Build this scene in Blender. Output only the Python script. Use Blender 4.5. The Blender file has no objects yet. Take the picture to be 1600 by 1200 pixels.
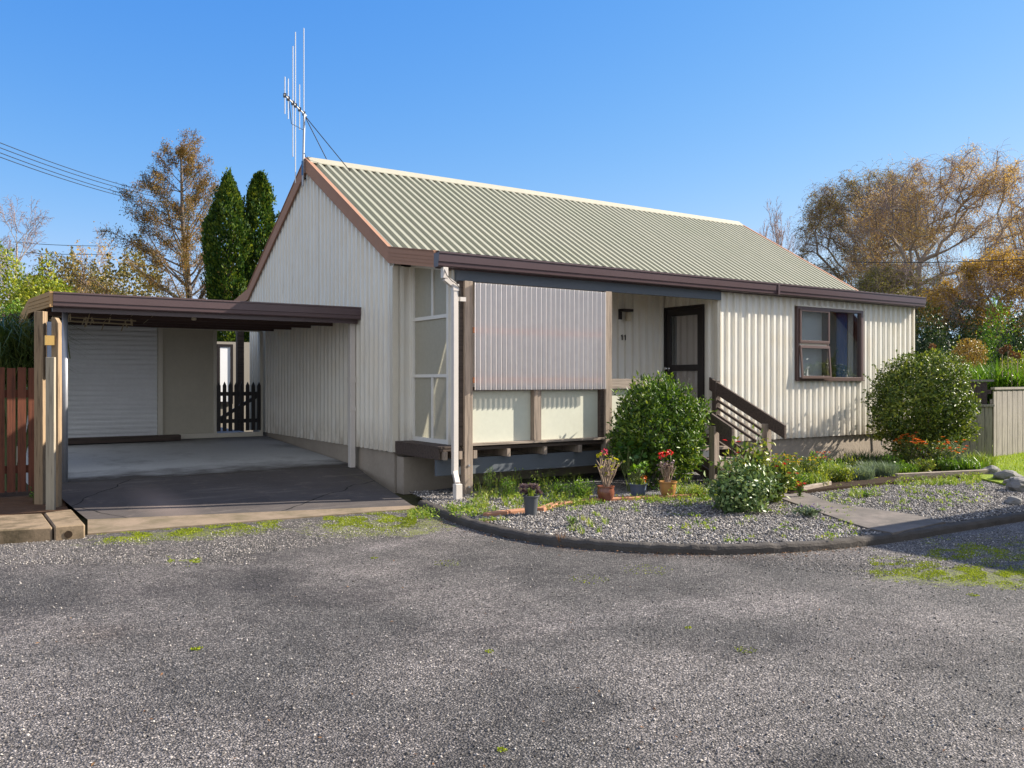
import bpy, math, random
import numpy as np
from mathutils import Vector, Matrix, noise
random.seed(7); RNG = np.random.default_rng(7)
scene = bpy.context.scene
COL = scene.collection
# ------------------------------------------------------------------ camera geometry (house frame: +X along front, +Y to the back)
F_, YH, YAW, XR, D0, CZ = 1345.0, 594.6, 0.59, -0.865, 10.25, 1.45
RV = Vector((math.cos(YAW), -math.sin(YAW), 0)); FV = Vector((math.sin(YAW), math.cos(YAW), 0))
CAM = Vector((0, 0, CZ)) - RV * XR - FV * D0
def at(px, py, d):
    return CAM + FV * d + RV * ((px - 800) / F_ * d) + Vector((0, 0, (YH - py) / F_ * d))
def gp(px, py, z=0.0):
    d = (CZ - z) * F_ / (py - YH)
    p = at(px, py, d); p.z = z; return p
def base(px, d, z):
    p = at(px, YH, d); p.z = z; return p
# ------------------------------------------------------------------ object helpers
def tag(o, label=None, cat=None, group=None, kind=None):
    if label: o['label'] = label
    if cat: o['category'] = cat
    if group: o['group'] = group
    if kind: o['kind'] = kind
    return o
def empty(name, loc, label=None, cat=None, group=None):
    o = bpy.data.objects.new(name, None); COL.objects.link(o); o.location = loc; o.empty_display_size = .1
    return tag(o, label, cat, group)
def wloc(o):
    v = Vector((0, 0, 0))
    while o is not None: v = v + o.location; o = o.parent
    return v
def link(name, me, mat, parent=None, loc=None):
    o = bpy.data.objects.new(name, me); COL.objects.link(o)
    if mat is not None: me.materials.append(mat)
    if parent is not None: o.parent = parent
    off = wloc(parent) if parent is not None else Vector((0, 0, 0))
    if loc is not None: o.location = Vector(loc) - off; off = Vector(loc)
    if off.length > 0: me.transform(Matrix.Translation(-off))
    return o
class MB:
    def __init__(s): s.v = []; s.f = []; s.sm = False
    def add(s, vs, fs):
        n = len(s.v); s.v += [tuple(v) for v in vs]; s.f += [tuple(i + n for i in f) for f in fs]; return s
    def box(s, a, b):
        x0, x1 = sorted((a[0], b[0])); y0, y1 = sorted((a[1], b[1])); z0, z1 = sorted((a[2], b[2]))
        return s.add([(x0,y0,z0),(x1,y0,z0),(x1,y1,z0),(x0,y1,z0),(x0,y0,z1),(x1,y0,z1),(x1,y1,z1),(x0,y1,z1)],
                     [(0,3,2,1),(4,5,6,7),(0,1,5,4),(1,2,6,5),(2,3,7,6),(3,0,4,7)])
    def obox(s, c, ux, uy, uz):   # oriented: centre + half vectors
        c = Vector(c); ux, uy, uz = Vector(ux), Vector(uy), Vector(uz)
        vs = [c + ux*i + uy*j + uz*k for k in (-1, 1) for (i, j) in ((-1,-1),(1,-1),(1,1),(-1,1))]
        fs = [(0,3,2,1),(4,5,6,7),(0,1,5,4),(1,2,6,5),(2,3,7,6),(3,0,4,7)]
        if ux.cross(uy).dot(uz) < 0: fs = [f[::-1] for f in fs]
        return s.add(vs, fs)
    def bar(s, p, q, w, h, up=(0, 0, 1)):
        p, q = Vector(p), Vector(q); d = q - p; L = d.length; d.normalize()
        u = Vector(up); sd = d.cross(u)
        if sd.length < 1e-4: sd = d.cross(Vector((1, 0, 0)))
        sd.normalize(); u = sd.cross(d)
        return s.obox((p + q) / 2, d * L / 2, sd * w / 2, u * h / 2)
    def tube(s, pts, r, n=8, cap=True):
        pts = [Vector(p) for p in pts]; rs = r if isinstance(r, (list, tuple)) else [r] * len(pts)
        rings = []; ref = None
        for i, p in enumerate(pts):
            d = (pts[min(i+1, len(pts)-1)] - pts[max(i-1, 0)]).normalized()
            if ref is None: ref = d.orthogonal().normalized()
            a = (ref - d * ref.dot(d)).normalized(); b = d.cross(a); ref = a
            rings.append([p + (a*math.cos(t) + b*math.sin(t)) * rs[i] for t in [2*math.pi*k/n for k in range(n)]])
        vs = [v for R in rings for v in R]; fs = []
        for i in range(len(pts)-1):
            for k in range(n): fs.append((i*n+k, i*n+(k+1) % n, (i+1)*n+(k+1) % n, (i+1)*n+k))
        if cap: fs.append(tuple(range(n))[::-1]); fs.append(tuple((len(pts)-1)*n + k for k in range(n)))
        return s.add(vs, fs)
    def lathe(s, prof, c, n=28):
        c = Vector(c); vs = []; fs = []
        for (r, z) in prof:
            for k in range(n): vs.append(c + Vector((r*math.cos(2*math.pi*k/n), r*math.sin(2*math.pi*k/n), z)))
        for i in range(len(prof)-1):
            for k in range(n): fs.append((i*n+k, i*n+(k+1) % n, (i+1)*n+(k+1) % n, (i+1)*n+k))
        return s.add(vs, fs)
    def prism(s, poly, axis, a, b):   # poly: 2D points; axis 'x' -> (y,z), 'y' -> (x,z), 'z' -> (x,y)
        def P(p, t): return {'x': (t, p[0], p[1]), 'y': (p[0], t, p[1]), 'z': (p[0], p[1], t)}[axis]
        n = len(poly); vs = [P(p, a) for p in poly] + [P(p, b) for p in poly]
        fs = [tuple(range(n)), tuple(range(n, 2*n))[::-1]] + [(i, n+i, n+(i+1) % n, (i+1) % n) for i in range(n)]
        return s.add(vs, fs)
    def build(s, name, mat, parent=None, loc=None, smooth=False, bevel=0):
        me = bpy.data.meshes.new(name); me.from_pydata(s.v, [], s.f); me.update()
        import bmesh
        bm = bmesh.new(); bm.from_mesh(me)
        if getattr(s, 'fixn', True): bmesh.ops.recalc_face_normals(bm, faces=bm.faces)
        bm.to_mesh(me); bm.free()
        if smooth: me.shade_smooth()
        o = link(name, me, mat, parent, loc)
        if bevel:
            m = o.modifiers.new('bevel', 'BEVEL'); m.width = bevel; m.segments = 1; m.limit_method = 'ANGLE'
        return o
def np_mesh(name, V, faces):
    """V (N,3); faces: list of int arrays (M,k)"""
    me = bpy.data.meshes.new(name); V = np.asarray(V, dtype=np.float32)
    me.vertices.add(len(V)); me.vertices.foreach_set('co', V.ravel())
    tot = sum(f.size for f in faces); npoly = sum(len(f) for f in faces)
    me.loops.add(tot); me.polygons.add(npoly)
    me.loops.foreach_set('vertex_index', np.concatenate([f.ravel() for f in faces]).astype(np.int32))
    st = []; c = 0
    for f in faces: st.append(c + np.arange(len(f)) * f.shape[1]); c += f.size
    me.polygons.foreach_set('loop_start', np.concatenate(st).astype(np.int32))
    me.update(calc_edges=True); me.validate(); return me
def nrm(a): return a / np.maximum(np.linalg.norm(a, axis=-1, keepdims=True), 1e-9)
def leaves_geo(C, A, Nn, L, W, fold=.18):
    A = nrm(A); S = nrm(np.cross(A, Nn)); U = np.cross(S, A); L = L[:, None]; W = W[:, None]
    v = np.stack([C, C + A*L*.45 + S*W*.5 + U*W*fold, C + A*L - U*L*.08, C + A*L*.45 - S*W*.5 + U*W*fold], axis=1).reshape(-1, 3)
    i = np.arange(len(C))[:, None] * 4
    return v, [np.concatenate([i + np.array([[0, 1, 2]]), i + np.array([[0, 2, 3]])])]
def tubes_geo(P0, P1, R0, R1, n=3):
    D = nrm(P1 - P0); ref = np.where(np.abs(D[:, 2:3]) > .9, np.array([[1., 0, 0]]), np.array([[0, 0, 1.]]))
    A = nrm(np.cross(D, ref)); B = np.cross(D, A); t = np.arange(n) * 2*np.pi/n
    ring = A[:, None, :]*np.cos(t)[None, :, None] + B[:, None, :]*np.sin(t)[None, :, None]
    v = np.concatenate([P0[:, None, :] + ring*R0[:, None, None], P1[:, None, :] + ring*R1[:, None, None]], axis=1).reshape(-1, 3)
    i = np.arange(len(P0))[:, None] * 2*n; k = np.arange(n)
    f = np.stack([k, (k+1) % n, (k+1) % n + n, k + n], axis=1)
    return v, [(i[:, :, None] + f[None]).reshape(-1, 4)]
def join_geo(*gs):
    V = []; F = {}; n = 0
    for v, fs in gs:
        for f in fs: F.setdefault(f.shape[1], []).append(f + n)
        V.append(v); n += len(v)
    return np.concatenate(V), [np.concatenate(x) for x in F.values()]
def stones_geo(C, R):
    """irregular little octahedral stones"""
    base6 = np.array([[1,0,0],[0,1,0],[-1,0,0],[0,-1,0],[0,0,1],[0,0,-1]], float)
    N = len(C); a = RNG.uniform(0, 6.28, N); ca, sa = np.cos(a), np.sin(a)
    sc = RNG.uniform(.6, 1.3, (N, 6, 1)); v = base6[None]*sc; v = v*np.stack([R, R*.75, R*.6], 1)[:, None, :]
    tl = RNG.normal(0, .35, (N, 2)); v[:, :, 2] += v[:, :, 0]*tl[:, None, 0] + v[:, :, 1]*tl[:, None, 1]
    x = v[:, :, 0]*ca[:, None] - v[:, :, 1]*sa[:, None]; y = v[:, :, 0]*sa[:, None] + v[:, :, 1]*ca[:, None]
    v = np.stack([x, y, v[:, :, 2]], 2) + C[:, None, :]
    f = np.array([[0,1,4],[1,2,4],[2,3,4],[3,0,4],[1,0,5],[2,1,5],[3,2,5],[0,3,5]])
    i = np.arange(N)[:, None, None]*6
    return v.reshape(-1, 3), [(i + f[None]).reshape(-1, 3)]
def rdirs(n):
    return nrm(RNG.normal(size=(n, 3)))
# ------------------------------------------------------------------ materials
MATS = {}
class NT:
    def __init__(s, name):
        s.m = bpy.data.materials.new(name); s.m.use_nodes = True; s.t = s.m.node_tree; s.t.nodes.clear()
        s.out = s.n('ShaderNodeOutputMaterial'); MATS[name] = s.m
        s.co = None
    def n(s, ty, **kw):
        x = s.t.nodes.new(ty)
        for k, v in kw.items():
            if k.startswith('i_'):
                x.inputs[k[2:].replace('_', ' ')].default_value = v
            else: setattr(x, k, v)
        return x
    def l(s, a, b): s.t.links.new(a, b)
    def obj(s):
        if s.co is None: s.co = s.n('ShaderNodeTexCoord').outputs['Object']
        return s.co
    def mapped(s, scale):
        m = s.n('ShaderNodeMapping'); m.inputs['Scale'].default_value = scale; s.l(s.obj(), m.inputs['Vector']); return m.outputs[0]
    def noise(s, scale, detail=4, rough=.6, vec=None):
        x = s.n('ShaderNodeTexNoise'); x.inputs['Scale'].default_value = scale; x.inputs['Detail'].default_value = detail
        x.inputs['Roughness'].default_value = rough; s.l(vec if vec is not None else s.obj(), x.inputs['Vector']); return x.outputs['Fac']
    def ramp(s, fac, stops, interp='LINEAR'):
        r = s.n('ShaderNodeValToRGB'); e = r.color_ramp; e.interpolation = interp
        while len(e.elements) < len(stops): e.elements.new(.5)
        for el, (p, c) in zip(e.elements, stops):
            el.position = p; el.color = (c if len(c) == 4 else (*c, 1)) if not isinstance(c, (int, float)) else (c, c, c, 1)
        s.l(fac, r.inputs[0]); return r.outputs[0]
    def mix(s, fac, a, b, mode='MIX'):
        x = s.n('ShaderNodeMix', data_type='RGBA', blend_type=mode)
        for k, v in ((0, fac), (6, a), (7, b)):
            if hasattr(v, 'links') or hasattr(v, 'is_linked'): s.l(v, x.inputs[k])
            else: x.inputs[k].default_value = v if isinstance(v, (int, float)) else (*v[:3], 1)
        return x.outputs[2]
    def math(s, op, a, b=None, clamp=False):
        x = s.n('ShaderNodeMath', operation=op); x.use_clamp = clamp
        for k, v in ((0, a), (1, b)):
            if v is None: continue
            if hasattr(v, 'is_linked'): s.l(v, x.inputs[k])
            else: x.inputs[k].default_value = v
        return x.outputs[0]
    def bump(s, h, strength=.5, dist=.01):
        b = s.n('ShaderNodeBump'); b.inputs['Strength'].default_value = strength; b.inputs['Distance'].default_value = dist
        s.l(h, b.inputs['Height']); return b.outputs[0]
    def prin(s, col, rough=.6, bump=None, metal=0, spec=.5, **kw):
        p = s.n('ShaderNodeBsdfPrincipled'); p.inputs['Roughness'].default_value = rough if not hasattr(rough, 'is_linked') else .5
        if hasattr(rough, 'is_linked'): s.l(rough, p.inputs['Roughness'])
        p.inputs['Metallic'].default_value = metal; p.inputs['Specular IOR Level'].default_value = spec
        if hasattr(col, 'is_linked'): s.l(col, p.inputs['Base Color'])
        else: p.inputs['Base Color'].default_value = (*col[:3], 1)
        if bump is not None: s.l(bump, p.inputs['Normal'])
        for k, v in kw.items(): p.inputs[k].default_value = v
        s.l(p.outputs[0], s.out.inputs[0]); return p
def sc(c, k): return tuple(x*k for x in c)
def paint(name, col, rough=.5, var=.15, scale=6, bump=0, stretch=None, spec=.4):
    t = NT(name); v = t.mapped(stretch) if stretch else None
    f = t.noise(scale, 5, .65, v); g = t.noise(scale*9, 3, .6, v)
    c = t.mix(f, sc(col, 1-var), sc(col, 1+var)); c = t.mix(t.math('MULTIPLY', g, .35), c, sc(col, .6))
    t.prin(c, rough, t.bump(g, bump, .01) if bump else None, spec=spec); return t.m
def timber(name, col, dark, axis='z', rough=.8):
    t = NT(name); k = {'z': (30, 30, 1.6), 'x': (1.6, 30, 30), 'y': (30, 1.6, 30)}[axis]
    v = t.mapped(k); f = t.noise(1.3, 6, .7, v); g = t.noise(2.2, 3, .6); c = t.ramp(f, [(.3, dark), (.5, col), (.75, sc(col, 1.25))])
    c = t.mix(t.math('MULTIPLY', g, .4), c, dark); t.prin(c, rough, t.bump(f, .5, .01), spec=.25); return t.m
def leafmat(name, cols, trans=.35, rough=.45, spec=.4, patch=1.2):
    t = NT(name); g = t.n('ShaderNodeNewGeometry')
    f = t.math('ADD', t.math('MULTIPLY', g.outputs['Random Per Island'], .65), t.math('MULTIPLY', t.math('SUBTRACT', t.noise(patch, 3, .6), .3), .8), clamp=True)
    c = t.ramp(f, [(i/(len(cols)-1)*.8 + .08, x) for i, x in enumerate(cols)])
    p = t.n('ShaderNodeBsdfPrincipled'); p.inputs['Roughness'].default_value = rough; p.inputs['Specular IOR Level'].default_value = spec
    t.l(c, p.inputs['Base Color']); tr = t.n('ShaderNodeBsdfTranslucent'); t.l(t.mix(1.0, c, (1.0, 1.0, .55), 'MULTIPLY'), tr.inputs[0])
    mx = t.n('ShaderNodeMixShader'); mx.inputs[0].default_value = trans; t.l(p.outputs[0], mx.inputs[1]); t.l(tr.outputs[0], mx.inputs[2])
    t.l(mx.outputs[0], t.out.inputs[0]); return t.m
def clad_mat(name, col, streak, amt, dirt=True):
    t = NT(name); v = t.mapped((22, 22, .9)); f = t.noise(1.0, 6, .7, v); big = t.noise(.8, 3, .5)
    m = t.math('MULTIPLY', t.ramp(f, [(.5, 0.), (.72, 1.)]), amt)
    m = t.math('MULTIPLY', m, t.ramp(big, [(.35, .15), (.65, 1.)]))
    xyz = t.n('ShaderNodeSeparateXYZ'); t.l(t.obj(), xyz.inputs[0])
    c = t.mix(big, sc(col, .90), sc(col, 1.05)); c = t.mix(t.ramp(t.noise(2.6, 4, .6), [(.4, 0.), (.7, .25)]), c, (col[0]*.9, col[1]*.78, col[2]*.6)); c = t.mix(m, c, streak)
    # splash dirt above the bottom edge
    lo = t.n('ShaderNodeMapRange'); t.l(xyz.outputs[2], lo.inputs['Value']); lo.inputs['From Min'].default_value = .95; lo.inputs['From Max'].default_value = .50
    dm = t.math('MULTIPLY', lo.outputs[0], t.ramp(t.noise(4, 6, .7, t.mapped((3, 3, .7))), [(.35, 0.), (.65, .75)])); c = t.mix(dm, c, (.34, .27, .19))
    # sheet laps
    lp = t.math('PINGPONG', t.math('ADD', xyz.outputs[0], xyz.outputs[1]), .381); c = t.mix(t.math('MULTIPLY', t.math('LESS_THAN', lp, .003), .28), c, (.25, .22, .19))
    t.prin(c, .42, t.bump(t.noise(3, 2), .10, .02), spec=.45); return t.m
M_clad = clad_mat('cream_cladding', (.79, .76, .69), (.30, .28, .25), .42)
M_cladg = clad_mat('gable_cladding', (.80, .76, .68), (.25, .23, .20), .38)
M_trim = paint('cream_trim', (.72, .66, .55), .45, .08)
M_white = paint('white_painted_frame', (.78, .75, .69), .4, .08, 8)
M_pipe = paint('white_downpipe', (.68, .62, .57), .35, .1, 5, spec=.5)
M_barge = paint('brown_barge_paint', (.40, .225, .15), .7, .14, 3, stretch=(3, 3, 3), spec=.12)
M_gutter = paint('plum_brown_gutter', (.088, .056, .060), .28, .14, 4, spec=.5)
M_tan = paint('tan_fascia', (.50, .31, .15), .9, .15, 4, spec=.05)
M_cpf = paint('carport_fascia_brown', (.105, .068, .070), .30, .15, 4, spec=.5)
M_ceil = paint('dark_ceiling', (.075, .045, .04), .7, .2, 3)
M_conc = paint('foundation_concrete', (.40, .34, .28), .9, .28, 2.2, .5, spec=.2)
M_beam = paint('blue_grey_beam', (.115, .13, .15), .7, .2, 6, stretch=(3, 20, 20), spec=.3)
M_dark = timber('dark_stained_timber', (.095, .070, .058), (.035, .028, .024), 'x')
M_grey = timber('grey_weathered_timber', (.34, .27, .215), (.13, .105, .085), 'z')
M_greyx = timber('grey_weathered_rail', (.34, .28, .23), (.13, .105, .085), 'x')
M_brownp = timber('brown_fence_timber', (.17, .058, .032), (.05, .022, .015), 'z')
M_postb = timber('old_post_timber', (.33, .235, .145), (.07, .045, .03), 'z')
M_postp = timber('pale_board_timber', (.40, .345, .26), (.15, .12, .09), 'z')
M_fenceg = timber('silver_fence_timber', (.30, .27, .235), (.10, .09, .08), 'z')
M_railo = paint('orange_timber_rail', (.50, .20, .09), .7, .2, 12)
M_panel = paint('pale_green_panel', (.62, .625, .52), .6, .07, 2)
M_board = paint('olive_fibre_board', (.56, .51, .41), .8, .14, 3)
M_roller = paint('roller_door_paint', (.80, .80, .80), .45, .12, 3)
M_alu = paint('bronze_window_frame', (.15, .10, .09), .3, .1, 9, spec=.6); M_alu.node_tree.nodes['Principled BSDF'].inputs['Metallic'].default_value = .3
M_rod = paint('bright_aluminium', (.72, .72, .72), .35, .05)
M_black = paint('black_door_frame', (.022, .017, .017), .35, .1, 9, spec=.5)
M_galv = paint('galvanised_steel', (.38, .39, .42), .4, .25, 20); M_galv.node_tree.nodes['Principled BSDF'].inputs['Metallic'].default_value = .5
M_int = paint('interior_wall', (.55, .52, .48), .8, .05)
M_blind = paint('pale_blind', (.85, .85, .87), .7, .05)
M_curt = paint('blue_curtain', (.06, .20, .52), .8, .2, 6)
M_curt2 = paint('slate_curtain', (.10, .12, .15), .8, .2, 6)
M_brick = paint('orange_brick', (.42, .20, .11), .85, .25, 12, .3)
M_rock = paint('grey_rock', (.20, .19, .18), .9, .3, 8, .6)
M_bark = paint('bark_grey', (.16, .13, .11), .9, .3, 5, .5)
M_barkb = paint('bark_pale_birch', (.30, .26, .22), .9, .35, 4, .4)
M_twig = paint('twig_purple_brown', (.30, .215, .19), .85, .2, 3)
M_stem = paint('green_stem', (.12, .15, .05), .7, .2, 10)
M_drys = paint('dry_stem', (.30, .22, .16), .8, .2, 10)
M_terra = paint('glazed_terracotta', (.19, .065, .038), .22, .25, 6, spec=.6)
M_ochre = paint('ochre_glaze', (.40, .20, .065), .3, .25, 6, spec=.6)
M_bluep = paint('blue_grey_plastic', (.085, .11, .17), .45, .1, 6)
M_greyp = paint('charcoal_plastic_pot', (.075, .08, .09), .5, .15, 8)
M_soil = paint('dark_soil', (.045, .030, .02), 1, .4, 14, .8, spec=.1)
M_wire = paint('black_wire', (.012, .012, .014), .5, .1)
M_lamp = paint('opal_lamp_glass', (.62, .55, .42), .3, .05)
M_chrome = paint('chrome', (.7, .7, .7), .15, .02); M_chrome.node_tree.nodes['Principled BSDF'].inputs['Metallic'].default_value = 1
M_kerb = paint('dark_kerb_concrete', (.080, .070, .062), .92, .5, 5, .9, spec=.2)
M_nroof = paint('red_brown_roof', (.20, .055, .04), .6, .15, 3)
M_peg = paint('wood_peg', (.42, .34, .22), .8, .15, 20)
def glassmat(name, base, tcol, k, rough=.02, bumps=0, bscale=40):
    t = NT(name); tr = t.n('ShaderNodeBsdfTransparent'); tr.inputs[0].default_value = (*tcol, 1)
    gl = t.n('ShaderNodeBsdfGlossy'); gl.inputs['Roughness'].default_value = rough
    lw = t.n('ShaderNodeLayerWeight'); lw.inputs[0].default_value = .5; fr_ = t.math('ADD', t.math('MULTIPLY', t.math('POWER', lw.outputs['Facing'], 4), .9), .05)
    if bumps:
        b = t.bump(t.noise(bscale, 2), bumps, .01); t.l(b, gl.inputs['Normal'])
    mx = t.n('ShaderNodeMixShader'); t.l(t.math('MULTIPLY', fr_, k, True), mx.inputs[0]); t.l(tr.outputs[0], mx.inputs[1]); t.l(gl.outputs[0], mx.inputs[2])
    res = mx.outputs[0]
    if base:
        df = t.n('ShaderNodeBsdfDiffuse'); t.l(t.mix(t.noise(bscale*.3, 4), sc(base[0], .8), sc(base[0], 1.15)), df.inputs[0])
        tl = t.n('ShaderNodeBsdfTranslucent'); tl.inputs[0].default_value = (*base[0], 1)
        m3 = t.n('ShaderNodeMixShader'); m3.inputs[0].default_value = .4; t.l(df.outputs[0], m3.inputs[1]); t.l(tl.outputs[0], m3.inputs[2])
        m2 = t.n('ShaderNodeMixShader'); m2.inputs[0].default_value = base[1]; t.l(res, m2.inputs[1]); t.l(m3.outputs[0], m2.inputs[2]); res = m2.outputs[0]
    t.l(res, t.out.inputs[0]); return t.m
M_glass = glassmat('window_glass', None, (.86, .88, .88), 2.6)
M_obsc = glassmat('obscure_glass', ((.72, .69, .58), .6), (.6, .62, .6), 1.6, .22, .6, 60)
M_plas = glassmat('corrugated_clear_plastic', ((.97, .89, .87), .42), (.86, .82, .86), 7.5, .22, .1, 30)
def roofmat():
    t = NT('green_cream_roof_steel'); v = t.mapped((3, .6, .6)); f = t.noise(1.5, 5, .6, v); g = t.noise(26, 4, .7)
    c = t.mix(f, (.285, .285, .215), (.365, .35, .275)); c = t.mix(t.math('MULTIPLY', t.ramp(g, [(.52, 0.), (.75, 1.)]), .4), c, (.20, .20, .14)); c = t.mix(t.ramp(t.noise(.7, 5, .7), [(.45, 0.), (.7, .35)]), c, (.27, .28, .20))
    xyz = t.n('ShaderNodeSeparateXYZ'); t.l(t.obj(), xyz.inputs[0]); c = t.mix(t.math('MULTIPLY', t.math('LESS_THAN', t.math('PINGPONG', xyz.outputs[0], .3563), .006), .5), c, (.15, .15, .11))
    t.prin(c, .6, t.bump(g, .05, .01), spec=.2); return t.m
M_roof = roofmat()
def ellipse_mask(t, c, ax, ang, soft=.5):
    """1 inside an ellipse on the ground (object coords = world xy), fading at the edge"""
    m = t.n('ShaderNodeMapping', vector_type='TEXTURE'); m.inputs['Location'].default_value = (c[0], c[1], 0)
    m.inputs['Rotation'].default_value = (0, 0, ang); m.inputs['Scale'].default_value = (ax[0], ax[1], 1e6); t.l(t.obj(), m.inputs['Vector'])
    le = t.n('ShaderNodeVectorMath', operation='LENGTH'); t.l(m.outputs[0], le.inputs[0])
    r = t.n('ShaderNodeMapRange'); r.inputs['From Min'].default_value = 1; r.inputs['From Max'].default_value = 1-soft; t.l(le.outputs['Value'], r.inputs['Value']); return r.outputs[0]
def seg_mask(t, p, q, w, soft=.7):
    c = ((p[0]+q[0])/2, (p[1]+q[1])/2); L = math.hypot(q[0]-p[0], q[1]-p[1])/2
    return ellipse_mask(t, c, (L, w), math.atan2(q[1]-p[1], q[0]-p[0]), soft)
def asphalt():
    t = NT('worn_chip_seal'); vo = t.n('ShaderNodeTexVoronoi'); vo.inputs['Scale'].default_value = 95; t.l(t.obj(), vo.inputs['Vector'])
    v2 = t.n('ShaderNodeTexVoronoi'); v2.inputs['Scale'].default_value = 170; t.l(t.obj(), v2.inputs['Vector'])
    sp = t.n('ShaderNodeSeparateColor'); t.l(vo.outputs['Color'], sp.inputs[0]); s2 = t.n('ShaderNodeSeparateColor'); t.l(v2.outputs['Color'], s2.inputs[0])
    c1 = t.ramp(sp.outputs[0], [(0, (.03, .028, .027)), (.45, (.095, .090, .088)), (.85, (.225, .21, .20)), (1, (.50, .46, .42))])
    c2 = t.ramp(s2.outputs[0], [(0, (.032, .029, .026)), (.6, (.155, .14, .128)), (1, (.36, .325, .295))])
    c = t.mix(.4, c1, c2); gap = t.ramp(vo.outputs['Distance'], [(.25, 1.), (.7, .35)])
    c = t.mix(1, c, gap, 'MULTIPLY')
    big = t.noise(.55, 5, .6); c = t.mix(t.ramp(big, [(.42, 0.), (.60, 1.)]), c, t.mix(1, c, (1.8, 1.75, 1.74), 'MULTIPLY'))
    c = t.mix(t.ramp(t.noise(.9, 6, .7), [(.50, 0.), (.62, .8)]), c, t.mix(1, c, (.55, .54, .55), 'MULTIPLY'))
    mid = t.noise(7, 5, .75); c = t.mix(t.ramp(mid, [(.4, .4), (.6, 0.)]), c, t.mix(1, c, (.55, .53, .52), 'MULTIPLY'))
    # paler loose-stone drifts near the ramp
    for (a, b, w) in (((330, 850), (600, 815), .32), ((520, 870), (690, 835), .25), ((690, 808), (760, 850), .35), ((760, 985), (1350, 925), .35)):
        p, q = gp(*a), gp(*b); m = t.math('MULTIPLY', seg_mask(t, p, q, w, 1.0), t.ramp(t.noise(3, 5, .7), [(.3, 0.), (.6, .8)]))
        c = t.mix(m, c, t.mix(1, c, (2.1, 2.05, 2.1), 'MULTIPLY'))
    # brown damp strip along the kerb and dark tar stains
    for (a, b, w, colr) in (((760, 850), (1340, 880), .34, (.55, .42, .33)), ((1050, 1000), (1400, 990), .4, (.5, .5, .55)), ((330, 905), (470, 925), .25, (.45, .45, .5)), ((60, 980), (330, 1010), .3, (.7, .62, .56))):
        p, q = gp(*a), gp(*b); m = t.math('MULTIPLY', seg_mask(t, p, q, w, 1.0), t.ramp(t.noise(2.2, 5, .7), [(.35, 0.), (.6, .8)]))
        c = t.mix(m, c, t.mix(1, c, colr, 'MULTIPLY'))
    moss = None; mn = t.noise(5, 7, .75)
    for (a, b, w, th) in (((460, 824), (720, 820), .70, .25), ((80, 852), (490, 822), .36, .29), ((60, 866), (300, 868), .25, .56), ((1300, 894), (1720, 908), .46, .31),
                          ((1420, 862), (1700, 868), .7, .40), ((250, 873), (330, 878), .10, .48), ((600, 835), (760, 855), .3, .6), ((780, 880), (1150, 890), .3, .62)):
        p, q = gp(*a), gp(*b); e = seg_mask(t, p, q, w, .9)
        m = t.n('ShaderNodeMapRange'); t.l(t.math('ADD', mn, t.math('MULTIPLY', t.math('SUBTRACT', 1.0, e), -.28)), m.inputs['Value']); m.inputs['From Min'].default_value = th; m.inputs['From Max'].default_value = th + .07
        m = t.math('MULTIPLY', m.outputs[0], t.math('GREATER_THAN', e, .001)); moss = m if moss is None else t.math('MAXIMUM', moss, m)
    mc = t.ramp(t.noise(60, 3, .7), [(.35, (.07, .085, .01)), (.55, (.24, .28, .018)), (.7, (.42, .46, .035))])
    brk = t.ramp(t.noise(38, 5, .8), [(.44, .05), (.58, 1.)]); c = t.mix(t.math('MULTIPLY', t.math('MULTIPLY', moss, .9), brk), c, mc)
    h = t.math('ADD', t.math('MULTIPLY', t.math('SUBTRACT', 1, vo.outputs['Distance']), 1.0), t.math('MULTIPLY', t.math('SUBTRACT', 1, v2.outputs['Distance']), .5))
    t.prin(c, .75, t.bump(h, .9, .011), spec=.3); return t.m
M_asph = asphalt()
def gravelmat(name, stops, scale, bumpd=.012, k=1):
    t = NT(name); vo = t.n('ShaderNodeTexVoronoi'); vo.inputs['Scale'].default_value = scale; t.l(t.obj(), vo.inputs['Vector'])
    sp = t.n('ShaderNodeSeparateColor'); t.l(vo.outputs['Color'], sp.inputs[0]); c = t.ramp(sp.outputs[0], stops)
    c = t.mix(1, c, t.ramp(vo.outputs['Distance'], [(.3, 1.), (.75, .25)]), 'MULTIPLY')
    t.prin(c, .8, t.bump(t.math('SUBTRACT', 1, vo.outputs['Distance']), .9, bumpd), spec=.3); return t.m
M_grav = gravelmat('bed_gravel', [(0, (.09, .09, .10)), (.5, (.22, .215, .225)), (1, (.45, .43, .42))], 55, .018)
def stonemat():
    t = NT('loose_stones'); g = t.n('ShaderNodeNewGeometry')
    c = t.ramp(g.outputs['Random Per Island'], [(0, (.06, .056, .052)), (.45, (.17, .155, .145)), (.85, (.33, .30, .28)), (1, (.58, .53, .47))])
    t.prin(c, .75, spec=.3); return t.m
M_stone = stonemat()
def concmat(name, ca, cb, stain, sscale=1.2, th=(.42, .62)):
    t = NT(name); f = t.noise(1.2, 6, .65); g = t.noise(60, 3, .7); c = t.mix(f, ca, cb)
    s = t.ramp(t.noise(sscale, 7, .7), [(th[0], 0.), (th[1], 1.)]); c = t.mix(t.math('MULTIPLY', s, .8), c, stain); c = t.mix(t.math('MULTIPLY', g, .5), c, sc(stain, 1.0))
    t.prin(c, .85, t.bump(g, .5, .005), spec=.25); return t
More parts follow.
